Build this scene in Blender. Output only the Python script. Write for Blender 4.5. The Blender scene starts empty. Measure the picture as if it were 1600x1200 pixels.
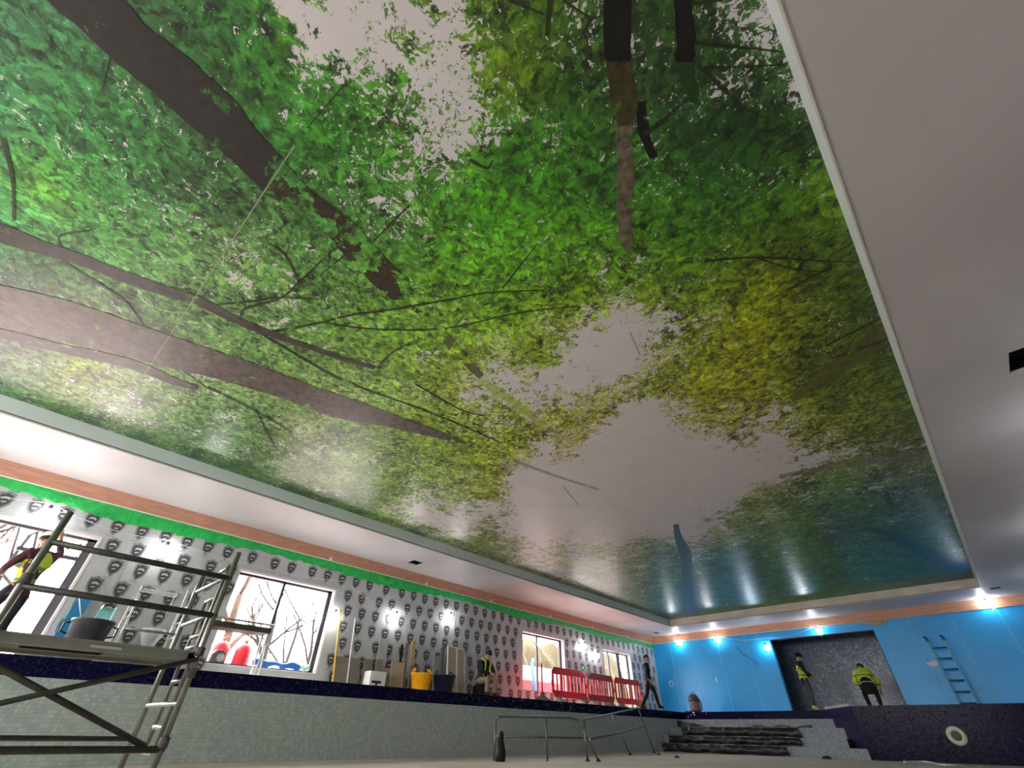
import bpy, bmesh, math, random
from mathutils import Vector, Matrix
random.seed(7)
SC = bpy.context.scene
COL = SC.collection
PI = math.pi

# ---------------------------------------------------------------- camera
# world: x across the pool, y along it, z up from the pool floor (metres)
cam_data = bpy.data.cameras.new('camera')
cam_data.sensor_fit = 'HORIZONTAL'; cam_data.sensor_width = 36.0
cam_data.lens = 36.0 * 680.64 / 1600.0
cam_data.clip_start = .05; cam_data.clip_end = 300
cam = bpy.data.objects.new('camera', cam_data); COL.objects.link(cam)
CR = ((0.73370845, 0.41723283, 0.53627294), (0.67932357, -0.46651875, -0.56646249), (0.01383464, 0.77992116, -0.62572485))
cam.matrix_world = Matrix([(CR[0][0], CR[0][1], CR[0][2], 0), (CR[1][0], CR[1][1], CR[1][2], 0), (CR[2][0], CR[2][1], CR[2][2], .435), (0, 0, 0, 1)])
SC.camera = cam
# ---------------------------------------------------------------- world, exposure
SKY = 9.0
BULB = 58.0
world = bpy.data.worlds.new('overcast_sky'); SC.world = world; world.use_nodes = True
bg = world.node_tree.nodes['Background']; bg.inputs[0].default_value = (1.0, .97, .96, 1); bg.inputs[1].default_value = SKY
SC.view_settings.view_transform = 'Standard'; SC.view_settings.look = 'None'
SC.view_settings.gamma = 1.0; SC.view_settings.use_curve_mapping = False
SC.view_settings.exposure = 1.25
SC.cycles.max_bounces = 8; SC.cycles.diffuse_bounces = 5; SC.cycles.glossy_bounces = 3
SC.cycles.transparent_max_bounces = 16; SC.cycles.sample_clamp_indirect = 6.0
SC.cycles.use_denoising = True

# ---------------------------------------------------------------- main dimensions
ZD = 1.197; ZC = 4.197; ZM = 4.481; ZW = 3.912      # deck, soffit, printed ceiling, bottom of the timber band
XW = -11.63; YW = 22.53; XE = -9.83; YE = 20.65      # building wall, far wall, pool edges
XR = 2.85; YB = -9.0; XP = 1.0                       # right wall, back wall, right pool edge
YS = 18.30                                           # face of the raised navy block / lowest step
RX0, RX1, RY1, RY0 = -9.63, .792, 20.65, -6.0        # recess in the ceiling
WINS = [(-3.3, .76, 1.21, 3.27, (-1.3,)), (3.4, 5.78, 1.45, 3.255, (4.52,)), (13.05, 15.42, 1.52, 3.265, (14.0,)), (18.12, 20.25, 1.21, 3.25, (18.7, 19.45)), (-8.4, -5.2, 1.45, 3.26, (-6.8,))]  # last window is unseen, added behind the camera for more daylight

RWIN = []
RZ0, RZ1 = 1.25, 2.1
BWIN = (-9.5, -1.0); BZ1 = 3.3                                                   # unseen back wall opening, added to let in more daylight
# world light enters through the window openings
for y0, y1 in RWIN:
    ld = bpy.data.lights.new('window_light_portal', 'AREA'); ld.shape = 'RECTANGLE'; ld.size = RZ1 - RZ0; ld.size_y = y1 - y0; ld.cycles.is_portal = True
    lo = bpy.data.objects.new('window_light_portal', ld); COL.objects.link(lo); lo.location = (XR + .22, (y0 + y1) / 2, (RZ0 + RZ1) / 2); lo.rotation_euler = (0, PI / 2, 0)
ld = bpy.data.lights.new('window_light_portal', 'AREA'); ld.shape = 'RECTANGLE'; ld.size = BWIN[1] - BWIN[0]; ld.size_y = BZ1 - RZ0; ld.cycles.is_portal = True
lo = bpy.data.objects.new('window_light_portal', ld); COL.objects.link(lo); lo.location = ((BWIN[0] + BWIN[1]) / 2, YB - .22, (RZ0 + BZ1) / 2); lo.rotation_euler = (PI / 2, 0, 0)
for i, (y0, y1, z0, z1, mm) in enumerate(WINS):
    ld = bpy.data.lights.new('window_light_portal', 'AREA'); ld.shape = 'RECTANGLE'; ld.size = z1 - z0; ld.size_y = y1 - y0
    ld.cycles.is_portal = True
    lo = bpy.data.objects.new('window_light_portal', ld); COL.objects.link(lo)
    lo.location = (XW - .27, (y0 + y1) / 2, (z0 + z1) / 2); lo.rotation_euler = (0, -PI / 2, 0)

# ---------------------------------------------------------------- node helpers
def s2l(c):
    c = c / 255.0
    return c / 12.92 if c <= .04045 else ((c + .055) / 1.055) ** 2.4
def rgb(r, g, b, k=1.0): return (min(1, s2l(r) * k), min(1, s2l(g) * k), min(1, s2l(b) * k), 1)
class NT:
    def __init__(s, name):
        s.m = bpy.data.materials.new(name); s.m.use_nodes = True; s.t = s.m.node_tree
        s.b = s.t.nodes['Principled BSDF']; s.out = s.t.nodes['Material Output']
    def n(s, typ, **kw):
        x = s.t.nodes.new(typ)
        for k, v in kw.items():
            setattr(x, k, v)
        return x
    def l(s, a, b): s.t.links.new(a, b)
    def put(s, sock, v):
        if hasattr(v, 'links') or isinstance(v, bpy.types.NodeSocket): s.l(v, sock)
        else: sock.default_value = v
    def math(s, op, a, b=None, c=None, clamp=False):
        x = s.n('ShaderNodeMath', operation=op, use_clamp=clamp); s.put(x.inputs[0], a)
        if b is not None: s.put(x.inputs[1], b)
        if c is not None: s.put(x.inputs[2], c)
        return x.outputs[0]
    def vmath(s, op, a, b=None, sc=None):
        x = s.n('ShaderNodeVectorMath', operation=op); s.put(x.inputs[0], a)
        if b is not None: s.put(x.inputs[1], b)
        if sc is not None: s.put(x.inputs['Scale'], sc)
        return x.outputs[0]
    def mix(s, f, a, b, blend='MIX'):
        x = s.n('ShaderNodeMix', data_type='RGBA', blend_type=blend); x.clamp_factor = True
        s.put(x.inputs[0], f); s.put(x.inputs[6], a); s.put(x.inputs[7], b)
        return x.outputs[2]
    def obj(s): return s.n('ShaderNodeTexCoord').outputs['Object']
    def noise(s, vec, scale, detail=3, rough=.5, out=0):
        x = s.n('ShaderNodeTexNoise'); s.l(vec, x.inputs['Vector']); x.inputs['Scale'].default_value = scale
        x.inputs['Detail'].default_value = detail; x.inputs['Roughness'].default_value = rough
        return x.outputs[out]
    def voro(s, vec, scale, out='Color', feature='F1'):
        x = s.n('ShaderNodeTexVoronoi', feature=feature); s.l(vec, x.inputs['Vector']); x.inputs['Scale'].default_value = scale
        return x.outputs[out]
    def ramp(s, f, stops, interp='LINEAR'):
        x = s.n('ShaderNodeValToRGB'); s.put(x.inputs[0], f); cr = x.color_ramp; cr.interpolation = interp
        while len(cr.elements) > 1: cr.elements.remove(cr.elements[0])
        cr.elements[0].position = stops[0][0]; cr.elements[0].color = stops[0][1]
        for p, c in stops[1:]:
            e = cr.elements.new(p); e.color = c
        return x.outputs[0]
    def smooth(s, v, a, b):
        x = s.n('ShaderNodeMapRange', interpolation_type='SMOOTHSTEP'); s.put(x.inputs[0], v); s.put(x.inputs[1], a); s.put(x.inputs[2], b)
        return x.outputs[0]
    def bump(s, h, strength=.3, dist=.02):
        x = s.n('ShaderNodeBump'); x.inputs['Strength'].default_value = strength; x.inputs['Distance'].default_value = dist
        s.l(h, x.inputs['Height']); s.l(x.outputs[0], s.b.inputs['Normal'])
    def base(s, c): s.put(s.b.inputs['Base Color'], c)
    def set(s, rough=None, metal=None, spec=None):
        if rough is not None: s.put(s.b.inputs['Roughness'], rough)
        if metal is not None: s.put(s.b.inputs['Metallic'], metal)
        if spec is not None: s.put(s.b.inputs['Specular IOR Level'], spec)
        return s.m
def mat(name, c, rough=.6, metal=0, var=.12, scale=8, spec=.4, bump=0, coat=0):
    """plain coloured material with a little procedural variation"""
    t = NT(name); o = t.obj(); nz = t.noise(o, scale, 4)
    dark = tuple(v * (1 - var) for v in c[:3]) + (1,); lite = tuple(min(1, v * (1 + var)) for v in c[:3]) + (1,)
    t.base(t.ramp(nz, [(.3, dark), (.7, lite)]))
    if bump: t.bump(t.noise(o, scale * 3, 4), bump, .01)
    if coat: t.b.inputs['Coat Weight'].default_value = coat
    return t.set(rough, metal, spec)
def mosaic(name, size, stops, grout, off, rough=.25, bump=.25, gw=.44, spark=.0, spec=.5):
    t = NT(name); o = t.obj()
    p = t.vmath('SCALE', t.vmath('SUBTRACT', o, off), sc=1.0 / size)
    cell = t.vmath('FLOOR', p)
    wn = t.n('ShaderNodeTexWhiteNoise', noise_dimensions='3D'); t.l(cell, wn.inputs['Vector'])
    fr = t.vmath('ABSOLUTE', t.vmath('SUBTRACT', t.vmath('FRACTION', p), (.5, .5, .5)))
    sx = t.n('ShaderNodeSeparateXYZ'); t.l(fr, sx.inputs[0])
    m = t.math('MAXIMUM', t.math('MAXIMUM', sx.outputs[0], sx.outputs[1]), sx.outputs[2])
    g = t.math('GREATER_THAN', m, gw)
    big = t.noise(o, .8, 4)
    c = t.ramp(wn.outputs['Value'], stops)
    c = t.mix(t.math('MULTIPLY', big, .5), c, grout)
    t.base(t.mix(g, c, grout))
    # each tile is tilted a little on its own
    geo = t.n('ShaderNodeNewGeometry')
    amt = bump
    if spark:
        cs = t.n('ShaderNodeSeparateColor'); t.l(wn.outputs['Color'], cs.inputs[0]); mk = t.math('GREATER_THAN', cs.outputs[2], .95)
        amt = t.math('ADD', t.math('MULTIPLY', mk, spark), bump); spec = t.math('ADD', t.math('MULTIPLY', mk, .8), spec)
    tilt = t.vmath('SCALE', t.vmath('SUBTRACT', wn.outputs['Color'], (.5, .5, .5)), sc=amt)
    nn = t.vmath('NORMALIZE', t.vmath('ADD', geo.outputs['Normal'], tilt)); t.l(nn, t.b.inputs['Normal'])
    return t.set(rough, 0, spec)

# ---------------------------------------------------------------- mesh helpers
class MB:
    def __init__(s): s.v = []; s.f = []; s.m = []; s.sm = []
    def add(s, vs, fs, m=0, smooth=False):
        n = len(s.v); s.v += [tuple(v) for v in vs]; s.f += [tuple(i + n for i in f) for f in fs]
        s.m += [m] * len(fs); s.sm += [smooth] * len(fs); return s
    def box(s, a, b, m=0, M=None):
        x0, y0, z0 = a; x1, y1, z1 = b
        vs = [Vector(p) for p in ((x0, y0, z0), (x1, y0, z0), (x1, y1, z0), (x0, y1, z0), (x0, y0, z1), (x1, y0, z1), (x1, y1, z1), (x0, y1, z1))]
        if M is not None: vs = [M @ v for v in vs]
        return s.add(vs, [(0, 3, 2, 1), (4, 5, 6, 7), (0, 1, 5, 4), (1, 2, 6, 5), (2, 3, 7, 6), (3, 0, 4, 7)], m)
    def tube(s, pts, r, n=10, m=0, caps=True):
        pts = [Vector(p) for p in pts]; rs = r if isinstance(r, (list, tuple)) else [r] * len(pts)
        ref = None; vs = []
        for i, p in enumerate(pts):
            d = (pts[min(i + 1, len(pts) - 1)] - pts[max(i - 1, 0)]).normalized()
            if ref is None: ref = Vector((0, 0, 1)) if abs(d.z) < .9 else Vector((1, 0, 0))
            u = d.cross(ref).normalized(); w = u.cross(d).normalized(); ref = w
            for k in range(n):
                a = 2 * PI * k / n; vs.append(p + u * (math.cos(a) * rs[i]) + w * (math.sin(a) * rs[i]))
        fs = [(i * n + k, i * n + (k + 1) % n, (i + 1) * n + (k + 1) % n, (i + 1) * n + k) for i in range(len(pts) - 1) for k in range(n)]
        s.add(vs, fs, m, True)
        if caps:
            N = len(s.v) - len(vs)
            s.f += [tuple(N + k for k in range(n))[::-1], tuple(N + (len(pts) - 1) * n + k for k in range(n))]; s.m += [m, m]; s.sm += [False, False]
        return s
    def lathe(s, prof, c=(0, 0, 0), n=24, m=0, M=None, ex=1.0, ey=1.0):
        vs = []
        for r, z in prof:
            for k in range(n):
                a = 2 * PI * k / n; v = Vector((c[0] + r * ex * math.cos(a), c[1] + r * ey * math.sin(a), c[2] + z)); vs.append(M @ v if M is not None else v)
        fs = [(i * n + k, i * n + (k + 1) % n, (i + 1) * n + (k + 1) % n, (i + 1) * n + k) for i in range(len(prof) - 1) for k in range(n)]
        s.add(vs, fs, m, True)
        N = len(s.v) - len(vs)
        s.f += [tuple(N + k for k in range(n))[::-1], tuple(N + (len(prof) - 1) * n + k for k in range(n))]; s.m += [m, m]; s.sm += [False, False]
        return s
    def prism(s, poly, d0, d1, axis='x', m=0):
        """polygon in the two other axes, extruded along axis"""
        def P(a, b, d): return {'x': (d, a, b), 'y': (a, d, b), 'z': (a, b, d)}[axis]
        n = len(poly); vs = [P(a, b, d0) for a, b in poly] + [P(a, b, d1) for a, b in poly]
        fs = [tuple(range(n))[::-1], tuple(range(n, 2 * n))] + [(i, (i + 1) % n, n + (i + 1) % n, n + i) for i in range(n)]
        return s.add(vs, fs, m)
    def grid(s, nx, ny, fn, m=0, smooth=True):
        vs = [fn(i / nx, j / ny) for j in range(ny + 1) for i in range(nx + 1)]
        return s.add(vs, [(j * (nx + 1) + i, j * (nx + 1) + i + 1, (j + 1) * (nx + 1) + i + 1, (j + 1) * (nx + 1) + i) for j in range(ny) for i in range(nx)], m, smooth)
    def build(s, name, mats, parent=None, label=None, bevel=0, fix=True):
        me = bpy.data.meshes.new(name); me.from_pydata(s.v, [], s.f); me.update()
        for x in (mats if isinstance(mats, (list, tuple)) else [mats]): me.materials.append(x)
        me.polygons.foreach_set('material_index', s.m); me.polygons.foreach_set('use_smooth', s.sm)
        if fix:
            bm = bmesh.new(); bm.from_mesh(me); bmesh.ops.recalc_face_normals(bm, faces=bm.faces); bm.to_mesh(me); bm.free()
        o = bpy.data.objects.new(name, me); COL.objects.link(o)
        if parent is not None: o.parent = parent
        if label: o['label'] = label
        if bevel:
            b = o.modifiers.new('bevel', 'BEVEL'); b.width = bevel; b.segments = 2; b.limit_method = 'ANGLE'
        return o
def tag(o, label=None, cat=None, group=None, kind=None):
    if label: o['label'] = label
    if cat: o['category'] = cat
    if group: o['group'] = group
    if kind: o['kind'] = kind
    return o
def thing(name, label, cat, loc=(0, 0, 0), rz=0, group=None):
    o = bpy.data.objects.new(name, None); COL.objects.link(o); o.location = loc; o.rotation_euler = (0, 0, rz); o.empty_display_size = .1
    return tag(o, label, cat, group)
def struct(o, label=None): return tag(o, label, None, None, 'structure')
def copy_tree(o, parent=None):
    c = o.copy(); COL.objects.link(c)
    if parent is not None: c.parent = parent
    for ch in list(o.children): copy_tree(ch, c)
    return c
def rot_about(p, axis, ang): return Matrix.Translation(p) @ Matrix.Rotation(ang, 4, axis) @ Matrix.Translation(-Vector(p))

# ---------------------------------------------------------------- materials
M = {}
def m_foil():
    t = NT('insulation_foil'); o = t.obj()
    n1 = t.noise(o, 1.3, 5); n2 = t.noise(o, 7, 5, .6)
    t.base(t.ramp(n1, [(.3, rgb(180, 184, 187)), (.7, rgb(204, 207, 210))]))
    t.bump(t.math('ADD', t.math('MULTIPLY', n1, 2.5), n2), .35, .03)
    return t.set(t.math('ADD', t.math('MULTIPLY', n2, .25), .25), .2)
M['foil'] = m_foil()
M['foil_tape'] = mat('foil_tape', rgb(200, 206, 208), .3, .5, .08, 20, bump=.4)
M['shield_dark'] = mat('shield_print', rgb(72, 74, 78), .4, 0, .15, 30)
M['shield_line'] = mat('shield_outline_print', rgb(120, 123, 128), .4, 0, .1, 30)
M['shield_light'] = mat('shield_band_print', rgb(190, 193, 196), .4, 0, .1, 30)
def m_green():
    t = NT('green_membrane'); o = t.obj(); n1 = t.noise(o, 9, 6, .65); n2 = t.noise(o, 2, 3)
    t.base(t.mix(n2, t.ramp(n1, [(.3, rgb(20, 120, 50)), (.5, rgb(35, 175, 80)), (.72, rgb(90, 215, 125))]), rgb(38, 180, 85)))
    t.bump(n1, .6, .04); return t.set(.35)
M['green'] = m_green()
def m_timber(name, a, b):
    t = NT(name); o = t.obj(); mp = t.n('ShaderNodeMapping'); mp.inputs['Scale'].default_value = (1.0, 1.0, 6); t.l(o, mp.inputs[0])
    n1 = t.noise(mp.outputs[0], 3, 6, .6); n2 = t.noise(o, .35, 2)
    t.base(t.mix(t.math('MULTIPLY', n2, .5), t.ramp(n1, [(.3, a), (.7, b)]), rgb(196, 150, 128))); t.bump(n1, .2, .01)
    return t.set(.7)
M['timber'] = m_timber('bare_plywood_band', rgb(168, 118, 96), rgb(200, 150, 126))
M['timber_far'] = m_timber('bare_plywood_band_far', rgb(186, 134, 104), rgb(214, 164, 134))
M['white_line'] = mat('painted_bead', rgb(236, 232, 226), .5, 0, .04)
def m_soffit():
    t = NT('plaster_soffit'); o = t.obj(); sx = t.n('ShaderNodeSeparateXYZ'); t.l(o, sx.inputs[0])
    n1 = t.noise(o, .8, 5); n2 = t.noise(o, 60, 2)
    skim = t.ramp(n1, [(.3, rgb(201, 196, 199)), (.7, rgb(212, 207, 210))])
    pink = t.ramp(n1, [(.3, rgb(205, 168, 162)), (.7, rgb(218, 186, 180))])
    # fresh pink plaster on the left soffit beyond a wavy joint
    w = t.math('ADD', sx.outputs[1], t.math('MULTIPLY', t.noise(o, .9, 3), 3.0))
    e = t.math('MULTIPLY', t.smooth(w, 12.2, 12.5), t.math('LESS_THAN', sx.outputs[0], -9.3))
    e = t.math('MULTIPLY', e, t.smooth(sx.outputs[1], 19.8, 18.0))
    t.base(t.mix(t.math('MULTIPLY', e, .8), skim, pink)); t.bump(n2, .12, .003)
    return t.set(.5, 0, .4)
M['soffit'] = m_soffit()
M['fascia_grey'] = mat('recess_side_paint', rgb(206, 216, 216), .55, 0, .04, 1)
M['fascia_far'] = mat('recess_far_side_paint', rgb(206, 196, 184), .6, 0, .12, 2)
M['shadow_gap'] = mat('shadow_gap_trim', rgb(96, 102, 102), .6)
M['bead'] = mat('corner_bead_aluminium', rgb(190, 184, 182), .4, .3)
def m_blue():
    t = NT('blue_tanking_board'); o = t.obj(); n1 = t.noise(o, .7, 5); n2 = t.noise(o, 5, 5)
    c = t.ramp(n1, [(.3, rgb(0, 146, 224)), (.7, rgb(10, 168, 244))])
    t.base(t.mix(t.math('MULTIPLY', n2, .35), c, rgb(60, 180, 222)))
    t.bump(n2, .15, .01); return t.set(.38, 0, .5)
M['blue'] = m_blue()
M['blue_joint'] = mat('board_joint_filler', rgb(88, 186, 226), .5, 0, .2, 12)
M['white_plastic'] = mat('white_plastic', rgb(225, 226, 226), .4)
M['deck'] = mat('deck_screed', rgb(204, 196, 192), .8, 0, .18, 3, bump=.3)
def m_floor():
    t = NT('pool_floor_screed'); o = t.obj(); n1 = t.noise(o, .9, 6, .6); n2 = t.noise(o, 12, 5)
    c = t.ramp(n1, [(.3, rgb(188, 180, 168)), (.55, rgb(206, 198, 186)), (.75, rgb(218, 210, 198))])
    t.base(t.mix(t.math('MULTIPLY', n2, .4), c, rgb(140, 134, 124))); t.bump(n2, .3, .01); return t.set(.8)
M['pool_floor'] = m_floor()
GREY = [(0, rgb(160, 172, 170)), (.5, rgb(176, 186, 184)), (1, rgb(190, 200, 198))]
M['tile_grey'] = mosaic('pale_grey_mosaic', .05, GREY, rgb(150, 158, 156), (XE - .025, .013, .006), .4, .05, .45)
M['tile_grey_y'] = mosaic('pale_grey_mosaic_steps', .05, [(0, rgb(122, 130, 138)), (.6, rgb(138, 146, 154)), (1, rgb(158, 164, 172))], rgb(124, 130, 134), (.013, YS - .025, .006), .4, .03, .46, spec=.3)
NAVY = [(0, rgb(7, 8, 34)), (.5, rgb(12, 12, 50)), (.8, rgb(20, 19, 62)), (1, rgb(46, 42, 84))]
M['tile_navy'] = mosaic('navy_mosaic', .025, NAVY, rgb(20, 20, 44), (XE - .0125, .013, .006), .25, .04, .46, spark=.25, spec=.06)
M['tile_navy_y'] = mosaic('navy_mosaic_end_wall', .03, NAVY, rgb(18, 18, 42), (.013, YS - .015, .006), .2, .04, .46, spark=.6, spec=.04)
M['tile_navy_d'] = mosaic('navy_mosaic_side', .03, [(0, rgb(30, 20, 52)), (1, rgb(66, 48, 86))], rgb(30, 24, 44), (.013, .02, .006), .3, .06, .49, spec=.06)
M['tile_slate'] = mosaic('dark_slate_mosaic', .05, [(0, rgb(78, 96, 118)), (.5, rgb(96, 116, 138)), (.85, rgb(116, 136, 160)), (1, rgb(156, 174, 198))], rgb(80, 94, 110), (.013, YW + 2.4 - .025, .006), .28, .08, .47)
M['frame'] = mat('window_frame_dark', rgb(62, 54, 60), .45)
M['frame_grey'] = mat('door_frame_grey', rgb(74, 74, 80), .45)
M['reveal'] = mat('window_reveal_white', rgb(222, 216, 220), .5, 0, .05)
def m_glass():
    t = NT('window_glass'); tr = t.n('ShaderNodeBsdfTransparent'); tr.inputs[0].default_value = (.97, .98, .98, 1)
    gl = t.n('ShaderNodeBsdfGlossy'); gl.inputs['Roughness'].default_value = .02
    lw = t.n('ShaderNodeLayerWeight'); fr = t.math('ADD', t.math('MULTIPLY', t.math('POWER', lw.outputs['Facing'], 4.0), .5), .03)
    mx = t.n('ShaderNodeMixShader'); t.l(fr, mx.inputs[0]); t.l(tr.outputs[0], mx.inputs[1]); t.l(gl.outputs[0], mx.inputs[2])
    t.l(mx.outputs[0], t.out.inputs[0]); return t.m
M['glass'] = m_glass()
def m_emit(name, c, k):
    t = NT(name); e = t.n('ShaderNodeEmission'); e.inputs[0].default_value = c; e.inputs[1].default_value = k; t.l(e.outputs[0], t.out.inputs[0]); return t.m
M['bulb'] = m_emit('lit_lamp', (.93, .97, 1, 1), BULB)
M['bulb_left'] = m_emit('lit_lamp_foil_wall', (1, .97, .96, 1), BULB * .85)
M['bulb_right'] = m_emit('lit_lamp_right_wall', (.93, .97, 1, 1), BULB * 1.0)
M['bulb_warm'] = m_emit('lit_lamp_warm', (1, .93, .84, 1), BULB)
M['cage'] = mat('white_wire_cage', rgb(214, 214, 214), .4)
M['cable'] = mat('white_cable', rgb(205, 205, 205), .5)
M['alu'] = mat('scaffold_aluminium', rgb(140, 138, 132), .36, .7, .15, 12)
M['alu_dark'] = mat('scaffold_brace_backlit', rgb(80, 78, 73), .5, .6, .2, 14)  # dark tone of the backlit rails, shade put into the colour
M['alu_bright'] = mat('polished_rung', rgb(214, 214, 212), .3, .7)
M['deckboard'] = mat('platform_underside', rgb(112, 110, 102), .6, .3, .15, 6)
M['black'] = mat('black_plastic', rgb(26, 27, 29), .4, 0, .3, 6)
M['rubble_black'] = mat('dusty_black_plastic', rgb(40, 42, 44), .45, 0, .5, 4, bump=.2)
M['board_blue'] = mat('blue_foam_board', rgb(40, 130, 184), .6)
M['teal'] = mat('pale_teal_plastic', rgb(150, 196, 196), .4)
M['navy_plastic'] = mat('navy_plastic', rgb(26, 30, 50), .45, 0, .3, 8)
M['yellow_plastic'] = mat('yellow_plastic', rgb(250, 178, 16), .4)
M['yellow_pole'] = mat('yellow_wood_pole', rgb(206, 168, 62), .5)
M['tan_wood'] = mat('tan_timber', rgb(186, 158, 118), .7, 0, .15, 10)
M['board'] = mat('beige_board', rgb(168, 158, 140), .7, 0, .1, 5)
M['board_dark'] = mat('grey_board', rgb(132, 124, 114), .7, 0, .12, 5)
M['sack'] = mat('white_paper_sack', rgb(216, 216, 214), .7, 0, .06, 8, bump=.5)
M['grey_plastic'] = mat('grey_plastic', rgb(104, 106, 108), .5)
M['red_plastic'] = mat('red_barrier_plastic', rgb(214, 22, 40), .35, 0, .08, 5)
M['red_dark'] = mat('faded_red_barrier_plastic', rgb(186, 34, 40), .45, 0, .15, 5)
M['orange_red'] = mat('orange_red_barrier_plastic', rgb(206, 62, 44), .45, 0, .12, 5)
M['foot'] = mat('grey_rubber_foot', rgb(96, 90, 88), .7)
M['red_bottle'] = mat('red_painted_steel', rgb(200, 30, 42), .4)
M['chrome'] = mat('stainless_tube', rgb(112, 114, 112), .4, .8)
M['sheet'] = None
def m_sheet():
    t = NT('dark_polythene_sheet'); o = t.obj(); n1 = t.noise(o, 3, 6, .6); n2 = t.noise(o, 14, 4)
    t.base(t.ramp(n1, [(.35, rgb(18, 18, 18)), (.6, rgb(36, 35, 34)), (.75, rgb(66, 64, 62))])); t.bump(t.math('ADD', n1, t.math('MULTIPLY', n2, .3)), .7, .05)
    return t.set(.36)
M['sheet'] = m_sheet()
M['skin'] = mat('skin', rgb(176, 128, 104), .6, 0, .06)
M['hair'] = mat('dark_hair', rgb(30, 24, 22), .7)
M['dark_cloth'] = mat('dark_cloth', rgb(24, 26, 34), .85, 0, .25, 8, bump=.2)
M['black_cloth'] = mat('black_cloth', rgb(16, 17, 20), .85, 0, .25, 8, bump=.2)
M['maroon_cloth'] = mat('maroon_cloth', rgb(72, 36, 44), .85, 0, .2, 8)
M['tan_cloth'] = mat('tan_work_trousers', rgb(150, 134, 108), .85, 0, .15, 8)
M['grey_cloth'] = mat('grey_work_trousers', rgb(70, 76, 80), .85, 0, .15, 8)
M['grey_hood'] = mat('grey_hood', rgb(150, 152, 156), .85)
M['boot'] = mat('dusty_boot', rgb(40, 36, 32), .8)
M['boot_lime'] = mat('lime_boot_cover', rgb(190, 204, 120), .7)
M['helmet'] = mat('white_hard_hat', rgb(226, 224, 228), .35)
def m_hivis(name, bands, axis=2):
    """yellow fabric with reflective bands at the given heights above the feet"""
    t = NT(name); o = t.obj(); sx = t.n('ShaderNodeSeparateXYZ'); t.l(o, sx.inputs[0]); z = sx.outputs[axis]
    c = t.ramp(t.noise(o, 7, 4), [(.3, rgb(176, 202, 22)), (.7, rgb(206, 226, 48))]); f = None
    for b in bands:
        g = t.math('LESS_THAN', t.math('ABSOLUTE', t.math('SUBTRACT', z, b)), .025)
        f = g if f is None else t.math('MAXIMUM', f, g)
    if f is not None: c = t.mix(f, c, rgb(120, 128, 96))
    t.base(c); t.bump(t.noise(o, 9, 4), .4, .02); return t.set(.7)
M['hivis'] = m_hivis('hi_vis_fabric', (1.02, 1.22))
M['hivis_jacket'] = m_hivis('hi_vis_jacket_fabric', (.68, .93))
M['reflect'] = mat('reflective_tape', rgb(200, 204, 190), .3, .3)
M['bark'] = mat('tree_bark', rgb(34, 29, 28), .9, 0, .3, 5)
M['bark_warm'] = mat('pale_bark', rgb(62, 46, 34), .9, 0, .3, 5)
M['hedge'] = mat('hedge_leaves', rgb(62, 54, 34), .9, 0, .5, 14, bump=1)
M['ground'] = mat('pale_gravel', rgb(180, 164, 162), .9, 0, .2, 2)
M['stone_white'] = mat('grey_hoarding', rgb(112, 116, 118), .7)
M['pole_blue'] = mat('blue_paint', rgb(14, 60, 88), .5)

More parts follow.
